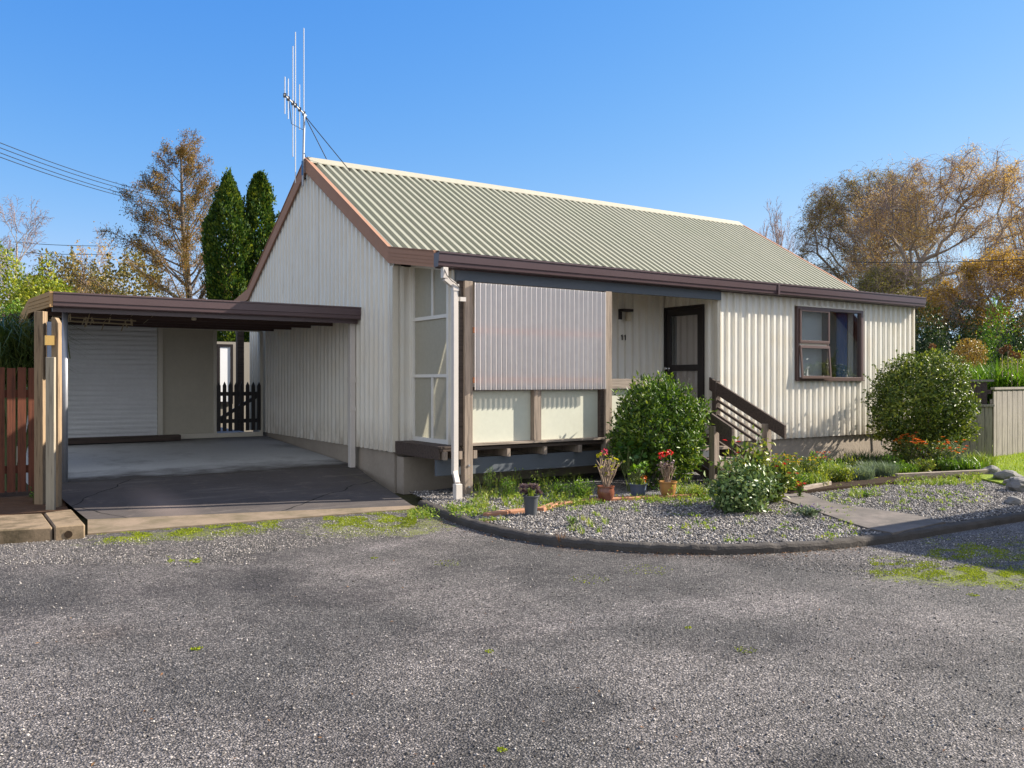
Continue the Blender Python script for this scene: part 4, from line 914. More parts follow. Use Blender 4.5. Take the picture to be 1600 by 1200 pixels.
# ---- generic leafy bush with lumps
def bush_pts(c, rad, n, seed=0, lump=.25, depth=.45, lf=1.6, bottom=-.9):
    D = rdirs(int(n*1.6)); D = D[D[:, 2] > bottom][:n]; out = np.empty(len(D))
    for i, d in enumerate(D): out[i] = 1 + lump*(noise.noise(Vector(d*lf + seed*3.7)) + .5*noise.noise(Vector(d*lf*2.7 + seed)))
    s_ = 1 - depth*RNG.random(len(D))**2
    return np.array(c)[None] + D*(out*s_)[:, None]*np.array(rad)[None], D
def bush(name, label, c, rad, n, ls, mat, seed=0, asp=.42, lump=.25, depth=.45, group=None, cat='shrub', zbase=None, stems=8, lf=1.6, up=.2, gloss=None, outw=.8, extra=None, shoots=0):
    c = Vector(c); zb = zbase if zbase is not None else c.z - rad[2]; b = Vector((c.x, c.y, zb)); E = empty(name, b, label, cat, group)
    C, D = bush_pts(c, rad, n, seed, lump, depth, lf); m = len(C); s_ = ls*RNG.uniform(.6, 1.3, m)
    A = D*.5 + rdirs(m)*.9 + np.array([[0, 0, up]]); N_ = D*outw + rdirs(m)*.6 + np.array([[0, 0, .4]])
    gL = leaves_geo(C, A, N_, s_, s_*asp); EXTRA = None
    if shoots:
        SP = []; LC = []; LA = []
        for i in range(shoots):
            k = RNG.integers(0, m); dd_ = Vector(D[k]); 
            if dd_.z < -.2: dd_.z = .2
            p0 = Vector(C[k]); g_ = (dd_ + UP*.9 + Vector(rdirs(1)[0])*.4).normalized(); L_ = min(rad)*random.uniform(.18, .42); p1 = p0 + g_*L_; SP.append((p0, p1))
            for q in range(9): t_ = .25 + .75*q/8; LC.append(tuple(p0.lerp(p1, t_))); LA.append(tuple(g_*.5 + Vector(rdirs(1)[0])))
        v, f = leaves_geo(np.array(LC), np.array(LA), rdirs(len(LC)) + np.array([[0, 0, .5]]), ls*RNG.uniform(.7, 1.2, len(LC)), ls*asp*np.ones(len(LC))); g2 = tubes_geo(arr([a for a, _ in SP]), arr([b_ for _, b_ in SP]), np.full(len(SP), .004), np.full(len(SP), .002), 3)
        EXTRA = (v, f), g2
    link('leaves', np_mesh('leaves', *(join_geo(gL, *EXTRA) if EXTRA else gL)), mat, E)
    mb = MB()
    for i in range(stems):
        d = Vector(rdirs(1)[0]); q = c + Vector((d.x*rad[0]*.7, d.y*rad[1]*.7, abs(d.z)*rad[2]*.6)); m_ = (b+q)/2 + Vector((d.y, -d.x, 0))*rad[0]*.1
        mb.tube([b + Vector((d.x*.04, d.y*.04, 0)), m_, q], [.018*rad[0]+.004, .012*rad[0]+.003, .004], 5)
    mb.build('branches', M_bark, E); return E
def blades(C, h, w, lean=.5, droop=.6):
    """grass blades: C (N,3) roots; each a bent strip"""
    n = len(C); a = RNG.uniform(0, 6.283, n); H_ = h*RNG.uniform(.5, 1.2, n); ln = lean*RNG.uniform(.2, 1.2, n)
    d = np.stack([np.cos(a), np.sin(a), np.zeros(n)], 1); sd = np.stack([-np.sin(a), np.cos(a), np.zeros(n)], 1)
    m1 = C + np.stack([d[:, 0]*ln*H_*.35, d[:, 1]*ln*H_*.35, H_*.55], 1); tp = C + np.stack([d[:, 0]*ln*H_, d[:, 1]*ln*H_, H_*(1-droop*ln*.5)], 1)
    W = (w*RNG.uniform(.6, 1.2, n))[:, None]
    v = np.stack([C - sd*W/2, C + sd*W/2, m1 + sd*W*.4, m1 - sd*W*.4, tp], 1).reshape(-1, 3); i = np.arange(n)[:, None]*5
    return v, [i + np.array([[0, 1, 2, 3]]), i + np.array([[3, 2, 4]])]
def disc_pts(c, r, n, ry=None):
    a = RNG.uniform(0, 6.283, n); k = np.sqrt(RNG.random(n)); return np.stack([c[0] + r*k*np.cos(a), c[1] + (ry or r)*k*np.sin(a), np.full(n, c[2])], 1)
def tuft(name, label, c, r, h, n, w, mat, group=None, cat='plant', lean=.6):
    v, f = blades(disc_pts(c, r, n), h, w, lean); o = link(name, np_mesh(name, v, f), mat, None, Vector(c)); return tag(o, label, cat, group)
def flowers_geo(C, r, petals=7):
    """small many-petalled heads facing up / outward"""
    out = []; 
    for k in range(petals*2):
        a = 2*math.pi*k/petals + (k >= petals)*.4; tl = .25 if k < petals else .8
        A = np.tile(np.array([[math.cos(a), math.sin(a), tl]]), (len(C), 1)) + RNG.normal(0, .15, (len(C), 3)); N_ = np.tile(np.array([[0, 0, 1.]]), (len(C), 1))
        s_ = r*RNG.uniform(.8, 1.15, len(C))*(1 if k < petals else .7); out.append(leaves_geo(C, A, N_, s_, s_*.6))
    return join_geo(*out)
def plant_flowers(name, label, c, r, h, nleaf, ls, lmat, nfl, fr, fmat, stem_mat=None, group=None, top=.7, asp=.35, upw=.6, stemn=14):
    """flowering plant: stems fanning from the base, leaves along them, flower heads at the tips"""
    c = Vector(c); E = empty(name, c, label, 'plant', group); tips = []; P0 = []; P1 = []
    for i in range(stemn):
        a = random.uniform(0, 6.283); k = r*math.sqrt(random.random()); q = c + Vector((math.cos(a)*k, math.sin(a)*k, h*random.uniform(top, 1)*(1-.35*(k/r)**2))); m_ = c.lerp(q, .5) + Vector((math.cos(a), math.sin(a), 0))*(-.08*r) + UP*.05*h
        P0 += [c + Vector((math.cos(a), math.sin(a), 0))*r*.15, m_]; P1 += [m_, q]; tips.append(q)
    P0_, P1_ = arr(P0), arr(P1); v, f = tubes_geo(P0_, P1_, np.full(len(P0), .0045), np.full(len(P0), .003), 4); link('stems', np_mesh('stems', v, f), stem_mat or M_stem, E)
    k = RNG.integers(0, len(P0_), nleaf); t = RNG.random((nleaf, 1))**.7; C = P0_[k]*(1-t) + P1_[k]*t + RNG.normal(0, r*.13, (nleaf, 3)); C[:, 2] = np.maximum(C[:, 2], c.z+.01)
    s_ = ls*RNG.uniform(.6, 1.3, nleaf); v, f = leaves_geo(C, rdirs(nleaf) + np.array([[0, 0, upw]]), rdirs(nleaf) + np.array([[0, 0, .8]]), s_, s_*asp); link('leaves', np_mesh('leaves', v, f), lmat, E)
    if nfl:
        T = arr([random.choice(tips) + Vector((random.gauss(0, fr*1.2), random.gauss(0, fr*1.2), random.uniform(0, .04))) for _ in range(nfl)])
        for q_ in T: v, f = flowers_geo(q_[None], fr); link('flower_head', np_mesh('flower_head', v, f), fmat, E)
    return E
# ================= trees on the left
BP = dict(steps=[9, 5, 4, 4], wob=[.06, .12, .16, .2], trop=[.02, .10, .02, -.14], taper=.25, rmin=.006, max=3, start=[.22, .2, .15, 0], kids=[2.4, 2.2, 2.0, 0], ang=[.75, .6, .6, .5], len=[.55, .5, .5, 0], fall=[.55, .4, .3, 0], rk=.5)
def prm(**k): d = dict(BP); d.update(k); return d
random.seed(11)
# brown conifer: straight trunk, ascending whorls, feathery tufts
b = base(299, 31, 0); S = []
grow(S, b, UP, 10.2, .20, 0, dict(steps=[28, 9, 4], wob=[.012, .06, .2], trop=[0, .035, .02], taper=.15, rmin=.008, max=2, start=[.12, .25, 0], kids=[3.0, 2.4, 0], ang=[1.02, .75, 0], len=[.56, .22, 0], fall=[.82, .35, 0], rk=.36))
P0, P1 = fit(S, b, 3.9, 1.9, CZ + (YH-209)/F_*31)
tree_obj('brown_conifer_tree', 'tall feathery conifer turning rusty brown with bare ascending limbs, left of the two green columns', b, S, P0, P1, 52000, .085, L_brown, M_bark, M_bark, 2, .09, .06, lasp=.28, pick=lambda Q_: RNG.random(len(Q_)) < np.clip(.18 + ((Q_ - np.array(b)[None])[:, :2]**2).sum(1)**.5*.6, 0, 1))
# two dark green columnar conifers
def column(px, d, ytop, rpx, label, seed, n=26000):
    b = base(px, d, 0); zt = CZ + (YH-ytop)/F_*d; r = rpx/F_*d; E = empty('columnar_conifer_tree', b, label, 'tree', 'pair of columnar conifers')
    t = RNG.random(n)**.8; a = RNG.uniform(0, 6.283, n); prof_ = np.minimum(1, ((1-t)*4.6)**.6)*(.90 + .12*np.sin(t*9+seed)); rr = np.empty(n)
    for i in range(n): rr[i] = 1 + .30*noise.noise(Vector((math.cos(a[i])*1.6, math.sin(a[i])*1.6, t[i]*9 + seed*5))) + .16*noise.noise(Vector((math.cos(a[i])*4, math.sin(a[i])*4, t[i]*24 + seed*5)))
    k = r*prof_*rr*(1 - .35*RNG.random(n)**2); C = np.stack([b.x + k*np.cos(a), b.y + k*np.sin(a), .15 + t*(zt-.15)], 1)
    C[:, 2] += .12*np.sin(a*3 + seed)*t; A = np.stack([np.cos(a)*.6, np.sin(a)*.6, np.ones(n)], 1) + rdirs(n)*.7; s_ = .11*RNG.uniform(.6, 1.3, n); v, f = leaves_geo(C, A, rdirs(n), s_, s_*.5)
    nt_ = 150; a2 = RNG.uniform(0, 6.283, nt_); t2 = RNG.random(nt_); k2 = r*np.minimum(1, ((1-t2)*4.6)**.6)*RNG.uniform(.85, 1.12, nt_); CC = np.stack([b.x + k2*np.cos(a2), b.y + k2*np.sin(a2), .15 + t2*(zt-.15)], 1)
    CC = np.repeat(CC, 28, 0) + RNG.normal(0, .045, (nt_*28, 3)) + np.array([[0, 0, 1.]])*RNG.random((nt_*28, 1))*.28; g3 = leaves_geo(CC, np.tile([[0, 0, 1.]], (len(CC), 1)) + rdirs(len(CC))*.6, rdirs(len(CC)), .10*RNG.uniform(.6, 1.2, len(CC)), np.full(len(CC), .05)); v, f = join_geo((v, f), g3)
    link('crown', np_mesh('crown', v, f), L_col, E); MB().tube([b, b + UP*(zt*.8)], [.14, .03], 8).build('trunk', M_bark, E)
column(357, 26, 281, 34, 'dark green columnar conifer, the left of the pair behind the gable', 1)
column(406, 26.5, 277, 31, 'dark green columnar conifer, the right of the pair, nearest the gable', 4)
def birch(name, label, px, d, w0, w1, ytop, P, L, r, leafn, ls, lmat, seed, zb=0, lean=(0, 0), bark=None, env=None, **kw):
    random.seed(seed); b = base(px, d, zb); S = []; grow(S, b, Vector((lean[0]*RV.x, lean[0]*RV.y, 1)).normalized(), L, r, 0, P)
    P0, P1 = fit(S, b, w0/F_*d, w1/F_*d, CZ + (YH-ytop)/F_*d); P0, P1 = envelope(b, P0, P1, env, d) if env else (P0, P1); return tree_obj(name, label, b, S, P0, P1, leafn, ls, lmat, bark or M_barkb, M_twig, 2, **kw)
BARE = prm(steps=[8, 6, 5, 5], kids=[3.0, 1.8, 1.9, 0], trop=[.02, .10, 0, -.10], rmin=.008)
birch('bare_tree', 'bare purplish twiggy tree at the far left edge above the yellow green shrubs', 22, 40, 62, 42, 304, BARE, 9, .16, 0, .1, None, 3, rs=.9)
birch('bare_birch_tree', 'low bare weeping birch left of the brown conifer', 178, 44, 62, 60, 362, prm(kids=[2.6, 1.7, 1.8, 0], trop=[.02, .06, -.05, -.25], rmin=.009), 8, .14, 700, .12, L_birch, 5, rs=.8)
b = base(104, 52, 0)
bush('dark_conifer_tree', 'dull olive brown rounded conifer in the distance behind the left shrubs', (b.x, b.y, 5.3), (2.7, 2.4, 3.2), 9000, .26, L_birchg, 3, .5, .35, .5, cat='tree', zbase=0, lf=2.4)
b = base(60, 56, 0)
bush('dark_conifer_tree', 'russet topped tree in the distance just right of the bare tree', (b.x, b.y, 4.9), (2.2, 2.4, 2.6), 5000, .26, L_brown, 9, .5, .35, .5, cat='tree', zbase=0, lf=2.4)
for (px, d, rx, rz, yt, n, mat, lb, sd) in ((8, 17, .66, 1.7, 395, 9000, L_yg, 'tall yellow green shrub at the left edge, highest of the left shrubs', 1), (66, 16, .66, 1.3, 424, 8500, L_yg, 'rounded yellow topped green shrub behind the carport corner', 2),
                                       (22, 13.6, .62, .9, 478, 5000, L_bg, 'bright green leafy shrub low at the left edge above the strappy plant', 5)):
    b = base(px, d, 0); zt = CZ + (YH-yt)/F_*d; bush('garden_shrub', lb, (b.x, b.y, zt-rz), (rx, rx, rz), n, .075, mat, sd, .5, .3, zbase=0)
# weeping strappy plant behind the fence
b = base(18, 11.3, 0); C = disc_pts((b.x, b.y, 0), .35, 1500); C[:, 2] = 1.35 + RNG.random(1500)*.5; C[:, 0] += RNG.normal(0, .12, 1500)
g1 = blades(C, .75, .016, 1.1, 1.3); E = empty('strappy_plant', b, 'grassy plant with drooping strap leaves rising behind the brown fence', 'plant'); link('leaves', np_mesh('leaves', *g1), leafmat('leaf_strap', [(.03, .06, .015), (.08, .13, .03), (.25, .27, .08)], .3), E)
mb = MB()
for i in range(9): mb.tube([b + Vector((random.uniform(-.1, .1), random.uniform(-.1, .1), 0)), b + Vector((random.uniform(-.35, .35), random.uniform(-.3, .3), 1.6))], [.03, .02], 5)
mb.build('stems', M_stem, E)
# ================= trees on the right
birch('bare_poplar_tree', 'thin bare greyish tree showing above the right end of the roof', 1228, 62, 34, 22, 307, prm(steps=[10, 5, 4, 3], ang=[.4, .4, .5, .5], kids=[3.2, 1.9, 1.6, 0], trop=[.02, .2, .1, .0], rmin=.012), 12, .16, 0, .1, None, 8, bark=M_twig, rs=.8)
birch('bare_poplar_tree', 'smaller bare tree beside the thin grey one above the roof end', 1198, 66, 16, 14, 348, prm(steps=[8, 5, 4, 3], ang=[.4, .4, .5, .5], kids=[2.4, 1.7, 1.4, 0], trop=[.02, .2, .1, .0], rmin=.012), 10, .12, 0, .1, None, 9, bark=M_twig, rs=.8)
def crown_tree(name, label, px, d, env, ylow, fork, nt, ntw, leafn, ls, lmat, seed, rt=.2, droop=.5, twl=.9, lean=0, dens=1.0, zb=0, spread=.07, bark=None):
    """limbs grown out to points filling a measured crown outline, thick wood summed from what it carries, hanging twigs, leaves on the twigs"""
    random.seed(seed); rg = np.random.default_rng(seed); b = base(px, d, zb); rv, fv, bb = np.array(RV), np.array(FV), np.array(b)
    ex = np.array([(x-800)/F_*d - (b-CAM).dot(RV) for x, _ in env]); ez = np.array([CZ + (YH-y)/F_*d for _, y in env]); zl = CZ + (YH-ylow)/F_*d
    hw = (ex.max()-ex.min())/2; cu = (ex.max()+ex.min())/2
    T = []
    while len(T) < nt:
        u = rg.uniform(ex.min(), ex.max()); v = rg.uniform(-hw, hw)*.8; q = ((u-cu)/hw)**2 + (v/(hw*.8))**2
        if q > 1: continue
        top = np.interp(u, ex, ez); top = zl + (top-zl)*math.sqrt(max(0, 1-(v/(hw*.8))**2*.75)); z = zl + (top-zl)*rg.random()**.55
        T.append((u, v, z))
    T = np.array(T); T = bb[None]*np.array([[1, 1, 0]]) + rv[None]*T[:, :1] + fv[None]*T[:, 1:2] + np.array([[0, 0, 1]])*T[:, 2:3]
    fz = CZ + (YH-fork)/F_*d; N = [np.array(b)]; par = [-1]; path = [0.]
    nk = 6; tp = np.array([bb[0] + rv[0]*lean, bb[1] + rv[1]*lean, fz])
    for k in range(1, nk+1): N.append(N[0] + (tp-N[0])*k/nk + rg.normal(0, .05, 3)); par.append(k-1); path.append(path[-1] + np.linalg.norm(N[-1]-N[-2]))
    N = list(N); o0 = nk-1; order = np.argsort(np.linalg.norm(T - tp[None], axis=1)); A = np.array(N); L = np.array(path); ok0 = nk//2
    for ti in order:
        t = T[ti]; dist = np.linalg.norm(A - t[None], axis=1); below = np.maximum(0, A[:, 2] - t[2] + .1)*1.2; cst = dist*1.35 + L*.55 + below; cst[:ok0] += 99; k = int(np.argmin(cst)); st = max(1, int(dist[k]/.35)); p0 = A[k]; newN = []; pr_ = k
        mid = (p0+t)/2 + np.array([0, 0, .10*dist[k]]) + rg.normal(0, .06, 3)*dist[k]
        for s_ in range(1, st+1):
            f = s_/st; q = (1-f)**2*p0 + 2*f*(1-f)*mid + f*f*t; newN.append(q); par.append(pr_); pr_ = len(A) + len(newN) - 1; 
        A = np.concatenate([A, np.array(newN)]); ll = L[k]; 
        add = []; last = p0
        for q in newN: ll += np.linalg.norm(q-last); add.append(ll); last = q
        L = np.concatenate([L, np.array(add)])
    par = np.array(par); cnt = np.zeros(len(A)); has = np.zeros(len(A), bool); has[par[1:]] = True; cnt[~has] = 1
    for i_ in range(len(A)-1, 0, -1): cnt[par[i_]] += cnt[i_] if cnt[i_] > 0 else 1
    R_ = rt*(cnt/cnt.max())**.48; R_ = np.maximum(R_, .011); ii = np.arange(1, len(A)); E = empty(name, b, label, 'tree')
    v_, f_ = tubes_geo(A[par[ii]], A[ii], np.minimum(R_[par[ii]], R_[ii]*1.35), R_[ii], 6); link('trunk', np_mesh('trunk', v_, f_), bark or M_barkb, E)
    # hanging twigs
    w_ = np.where(R_ < rt*.22, 1., .0)[1:]*(A[1:, 2] > zl-.3); src = 1 + rg.choice(len(A)-1, ntw, p=w_/w_.sum()); P = A[src]; D = nrm(rg.normal(size=(ntw, 3)) + np.array([[0, 0, .5]])); S0 = []; S1 = []; ln = twl*rg.uniform(.4, 1.2, (ntw, 1))/4
    for k in range(4): Q_ = P + D*ln; S0.append(P); S1.append(Q_); P = Q_; D = nrm(D + np.array([[0, 0, -droop]]) + rg.normal(0, .18, (ntw, 3)))
    S0 = np.concatenate(S0); S1 = np.concatenate(S1); v_, f_ = tubes_geo(S0, S1, np.full(len(S0), .0052), np.full(len(S0), .004), 3); link('twigs', np_mesh('twigs', v_, f_), M_twig, E)
    if leafn:
        # leaf density varies through the crown in patches
        wt = np.array([max(.0, .5 + 1.3*noise.noise(Vector(c*.55 + seed))) for c in S1[:ntw]]); wt = np.tile(wt, 4) + .02; k = rg.choice(len(S0), leafn, p=wt/wt.sum()); t = rg.random((leafn, 1)); C = S0[k]*(1-t) + S1[k]*t + rg.normal(0, spread, (leafn, 3))
        s_ = ls*rg.uniform(.6, 1.3, leafn); v_, f_ = leaves_geo(C, rdirs(leafn) + np.array([[0, 0, -.7]]), rdirs(leafn), s_, s_*.62); link('crown', np_mesh('crown', v_, f_), lmat, E)
    return E
crown_tree('autumn_birch_tree', 'dense olive and brown birch, left of the big spreading birch', 1372, 42, [(1252, 400), (1262, 322), (1280, 290), (1310, 270), (1350, 258), (1395, 264), (1430, 286), (1455, 330)], 455, 400, 300, 6500, 46000, .07, L_birchg, 14, .19, .55, 1.0)
crown_tree('autumn_birch_tree', 'big spreading birch with open crown, visible pale limbs and thinning brown leaves', 1424, 36, [(1325, 400), (1345, 318), (1375, 282), (1415, 260), (1460, 245), (1505, 233), (1545, 236), (1572, 258), (1590, 300), (1606, 370)], 445, 408, 320, 6500, 42000, .05, L_birch, 21, .18, .5, .8, lean=.35)
crown_tree('autumn_birch_tree', 'brown birch cut off by the right edge of the picture', 1640, 39, [(1560, 420), (1572, 330), (1600, 290), (1640, 272), (1700, 290), (1730, 400)], 460, 400, 180, 3000, 18000, .06, L_birch, 23, .22, .5, .9)
crown_tree('golden_tree', 'lower golden leaved tree hanging over the dark hedge at the right', 1560, 30, [(1455, 500), (1475, 450), (1510, 415), (1560, 395), (1620, 398), (1670, 450)], 520, 470, 200, 3500, 38000, .06, leafmat('leaf_golden_brown', [(.22, .13, .03), (.42, .25, .04), (.6, .38, .06)], .4, .6), 31, .14, .5, .6)
crown_tree('golden_tree', 'yellowish olive tree low behind the right end of the roof', 1400, 34, [(1320, 480), (1335, 440), (1365, 420), (1400, 412), (1440, 425), (1470, 460), (1480, 500)], 520, 480, 180, 4000, 34000, .065, leafmat('leaf_olive_gold', [(.10, .10, .03), (.22, .2, .04), (.4, .32, .06)], .4, .6), 33, .12, .4, .6)
for i, (px, d, rpx, yt, lb, mat, n) in enumerate(((1452, 27, 42, 492, 'dark evergreen shrub just right of the house corner', L_hedge, 5000), (1505, 29, 48, 480, 'dark evergreen shrub behind the round golden bush', L_hedge, 5500), (1558, 26, 34, 488, 'bright edged green shrub right of the round golden bush', L_bg, 4500),
                                            (1600, 25, 42, 490, 'dark evergreen shrub at the right edge', L_hedge, 5000), (1480, 24, 30, 538, 'low dark shrub behind the round shiny shrub', L_hedge, 3500))):
    b = base(px, d, .3); zt = CZ + (YH-yt)/F_*d; rz = zt*.55; bush('evergreen_shrub', lb, (b.x, b.y, zt-rz), (rpx/F_*d, rpx/F_*d, rz), n, .10, mat, i+20, .45, .35, zbase=.0)
b = base(1515, 23, 0); bush('golden_shrub', 'small round golden bush standing out against the dark hedge', (b.x, b.y, 2.15), (.42, .42, .42), 2400, .05, leafmat('leaf_amber', [(.12, .07, .02), (.28, .16, .035), (.42, .27, .06), (.2, .2, .04)], .35), 41, .6, .22, .6, zbase=.8)
b = base(1590, 19.5, 0); bush('golden_shrub', 'yellow green feathery bush at the right edge above the tall fence', (b.x, b.y, 1.35), (.50, .5, .70), 4000, .06, L_yg, 43, .35, .2, .5, zbase=.5)
# bank with strap leaved plants
bk = [base(1440, 17.9, 0), base(1900, 20, 0), base(1900, 34, 0), base(1430, 30, 0)]
mbk = MB().prism([(p.x, p.y) for p in bk], 'z', -.05, .82); tag(mbk.build('bank', M_earth), kind='structure')
for i in range(11):
    px = 1482 + i*12.5; d = 18.8 + (i % 3)*.8; b = base(px, d, .82)
    tuft('agapanthus', 'clump of bright green strap leaves on the bank above the right fence', (b.x, b.y, .82), .22, .95 + random.uniform(-.05, .15), 190, .045, L_bg, 'strap leaved clumps on the bank', lean=.7)
for k, (px, yt) in enumerate(((1457, 542), (1575, 543), (1581, 553), (1566, 548), (1590, 556))):
    d = 18.5; t_ = at(px, yt, d); E = empty('seed_head', Vector((t_.x, t_.y, .82)), ['dry round seed head on a stalk, leftmost one, behind the shiny shrub', 'dry round seed head on the tallest stalk of the right group', 'dry round seed head right of the tallest stalk', 'dry round seed head left of the tallest stalk', 'dry round seed head nearest the right edge'][k], 'seed head', 'agapanthus seed heads')
    MB().tube([Vector((t_.x, t_.y, .82)), t_], .008, 4).build('stalk', M_drys, E); n = 120; D = rdirs(n); v, f = leaves_geo(np.array(t_)[None] + D*.02, D, rdirs(n), np.full(n, .07), np.full(n, .016)); link('head', np_mesh('head', v, f), L_dead, E)
# far-off wood closing the horizon (nobody could count it)
def wood(name, pxs, d, ztop, n, mat, seed, ls=.4):
    C = []
    for i in range(n):
        px = random.uniform(*pxs); dd = d + random.uniform(-3, 3); p = base(px, dd, 0); h = ztop*(.62 + .55*noise.noise(Vector((px*.012, seed, 0))) + .25*noise.noise(Vector((px*.05, seed, 1)))); C.append((p.x, p.y, h*random.random()**.6))
    C = np.array(C); s_ = ls*RNG.uniform(.6, 1.3, n); v, f = leaves_geo(C, rdirs(n), rdirs(n), s_, s_*.7); o = link(name, np_mesh(name, v, f), mat); tag(o, 'distant mass of trees and undergrowth closing the horizon', 'wood', kind='stuff')
wood('far_wood', (-260, 420), 62, 7.6, 15000, L_birchg, 1); wood('far_wood', (1300, 1950), 60, 7.2, 18000, L_hedge, 5)
wood('undergrowth', (110, 420), 38, 9.6, 17000, leafmat('leaf_undergrowth', [(.05, .05, .03), (.14, .12, .04), (.28, .2, .05), (.2, .22, .06)], .35, .6), 8, .15)
wood('undergrowth', (1425, 1640), 32, 4.2, 7000, L_hedge, 9, .22)
# ================= planting near the house
b = base(1444, 14.1, .1)
bush('camellia_shrub', 'big round dark shrub with shiny leaves at the right corner of the house', (b.x, b.y, 1.03), (.80, .80, .84), 20000, .060, L_cam, 51, .5, .32, .42, zbase=.1, lf=2.4, shoots=70)
bp = base(1029, 11.25, .06)
bush('porch_shrub', 'glossy dark green bushy shrub growing in front of the porch beside the steps', (bp.x, bp.y, .76), (.62, .52, .68), 13000, .068, L_dark, 52, .36, .38, .45, zbase=.06, lf=2.6, up=.6, shoots=80)
b = gp(1172, 800, .07)
bush('rose_bush', 'low bush with pale shiny grey green leaves near the path', (b.x, b.y+.12, .27), (.35, .28, .27), 2300, .060, leafmat('leaf_shiny_pale', [(.05, .10, .03), (.12, .19, .06), (.28, .34, .13)], .2, .4, .35, 5), 53, .55, .6, .8, zbase=.07)
b = base(1172, 9.6, .07)
plant_flowers('dahlia_plant', 'taller leafy plant with dark stems and one scarlet flower in front of the steps', (b.x, b.y, .07), .36, .78, 1300, .07, L_rose, 5, .035, L_red, paint('dark_stem', (.07, .03, .025), .6), top=.6, asp=.5, stemn=34)
b = base(1208, 9.75, .07)
plant_flowers('dahlia_plant', 'yellow green leafy plant with tiny red blooms just right of the dark stemmed plant', (b.x, b.y, .07), .26, .60, 900, .06, L_rose, 4, .03, L_red, top=.6, asp=.5, stemn=24)
# dark round leaf geranium in the shade of the shrub
def discs_geo(C, N_, r, n=9):
    N_ = nrm(N_); ref = np.tile(np.array([[1., .3, 0]]), (len(C), 1)); A = nrm(np.cross(N_, ref)); B = np.cross(N_, A); t = np.arange(n)*2*np.pi/n
    rr = r[:, None]*(1 + .12*np.cos(t*5)[None]); v = C[:, None, :] + A[:, None, :]*(rr*np.cos(t)[None])[:, :, None] + B[:, None, :]*(rr*np.sin(t)[None])[:, :, None] + N_[:, None, :]*(r*.25)[:, None, None]*np.abs(np.sin(t*2.5))[None, :, None]
    v = np.concatenate([C[:, None, :], v], 1).reshape(-1, 3); i = np.arange(len(C))[:, None, None]*(n+1); k = np.arange(n); f = np.stack([np.zeros(n, int), k+1, (k+1) % n + 1], 1); return v, [(i + f[None]).reshape(-1, 3)]
def geranium(E, c, r, h, nl, lr, lmat, smat, heads, hmat, nstem=9, leafband=(.55, 1.)):
    c = Vector(c); P0 = []; P1 = []; tips = []
    for i in range(nstem):
        a = random.uniform(0, 6.283); k = r*random.uniform(.2, 1); q = c + Vector((math.cos(a)*k, math.sin(a)*k, h*random.uniform(.6, 1))); m_ = c.lerp(q, .45) + Vector((random.gauss(0, .02), random.gauss(0, .02), 0))
        P0 += [c + Vector((math.cos(a)*.02, math.sin(a)*.02, 0)), m_]; P1 += [m_, q]; tips.append(q)
        for _ in range(2):
            q2 = m_ + (q-m_)*.5 + Vector((random.gauss(0, r*.3), random.gauss(0, r*.3), h*.15)); P0.append(m_); P1.append(q2); tips.append(q2)
    v, f = tubes_geo(arr(P0), arr(P1), np.full(len(P0), .007), np.full(len(P0), .005), 5); link('stems', np_mesh('stems', v, f), smat, E)
    T = arr(tips)[RNG.integers(0, len(tips), nl)] + RNG.normal(0, lr*1.3, (nl, 3)); N_ = rdirs(nl) + np.array([[0, 0, 1.4]]); v, f = discs_geo(T, N_, lr*RNG.uniform(.5, 1.2, nl)); link('leaves', np_mesh('leaves', v, f), lmat, E)
    for hpos in heads:
        hv = Vector(hpos); n = 26; D = rdirs(n); C = np.array(hv)[None] + D*.022; v, f = leaves_geo(C, D + rdirs(n)*.5, rdirs(n), np.full(n, .026), np.full(n, .022)); link('flower_head', np_mesh('flower_head', v, f), hmat, E)
        bst = min(tips, key=lambda t_: (t_-hv).length); MB().tube([bst, hv], .003, 4).build('flower_stalk', M_stem, E)
def pot(c, rt, rb, h, mat, name, rim=.012, bulge=0):
    c = Vector(c); n = 10; pr = [(0, .004), (rb, 0)]
    for i in range(1, n+1): t = i/n; pr.append((rb + (rt-rb)*t + bulge*math.sin(math.pi*min(1, t*1.05)), h*t*.93))
    pr += [(rt+rim, h*.93), (rt+rim, h), (rt-.004, h), (rt-.010, h*.86), (0, h*.86)]
    return pr
def potted(px, ybot, rt, rb, h, mat, kind, label, bulge=0, rim=.010, z=.068):
    c = gp(px, ybot, z); E = empty('potted_plant', c, label, 'potted plant', 'potted plants before the porch'); pr = pot(c, rt, rb, h, mat, kind, rim, bulge); po = MB().lathe(pr[:-1], c, 28).build('pot', mat, E, smooth=False)
    for p_ in po.data.polygons: p_.use_smooth = True
    m_ = po.modifiers.new('e', 'EDGE_SPLIT'); m_.split_angle = .6
    MB().lathe([(0, h*.87), (rt*.93, h*.865)], c, 20).build('soil', M_soil, E); return E, c, c + UP*h*.86
E, c, s0 = potted(829.5, 804, .078, .060, .20, M_greyp, 'pot', 'charcoal plastic pot with purplish succulent rosettes, leftmost of the pots')
n = 260; C = np.array(s0)[None] + np.concatenate([RNG.normal(0, 1, (n, 2))*np.array([[.085, .06]]), RNG.uniform(-.03, .14, (n, 1))], 1); ros = []
R_ = C[:9]; v = []
for k in range(9):
    n2 = 46; D = rdirs(n2); D[:, 2] = np.abs(D[:, 2])*.8; a_ = k*.7; cc = np.array(s0) + np.array([math.cos(a_)*.10*(1 if k < 7 else .3), math.sin(a_)*.07, .02 + .10*random.random()]); v.append(leaves_geo(cc[None] + D*.008, D, rdirs(n2), np.full(n2, .045), np.full(n2, .022)))
link('rosettes', np_mesh('rosettes', *join_geo(*v)), L_purp, E)
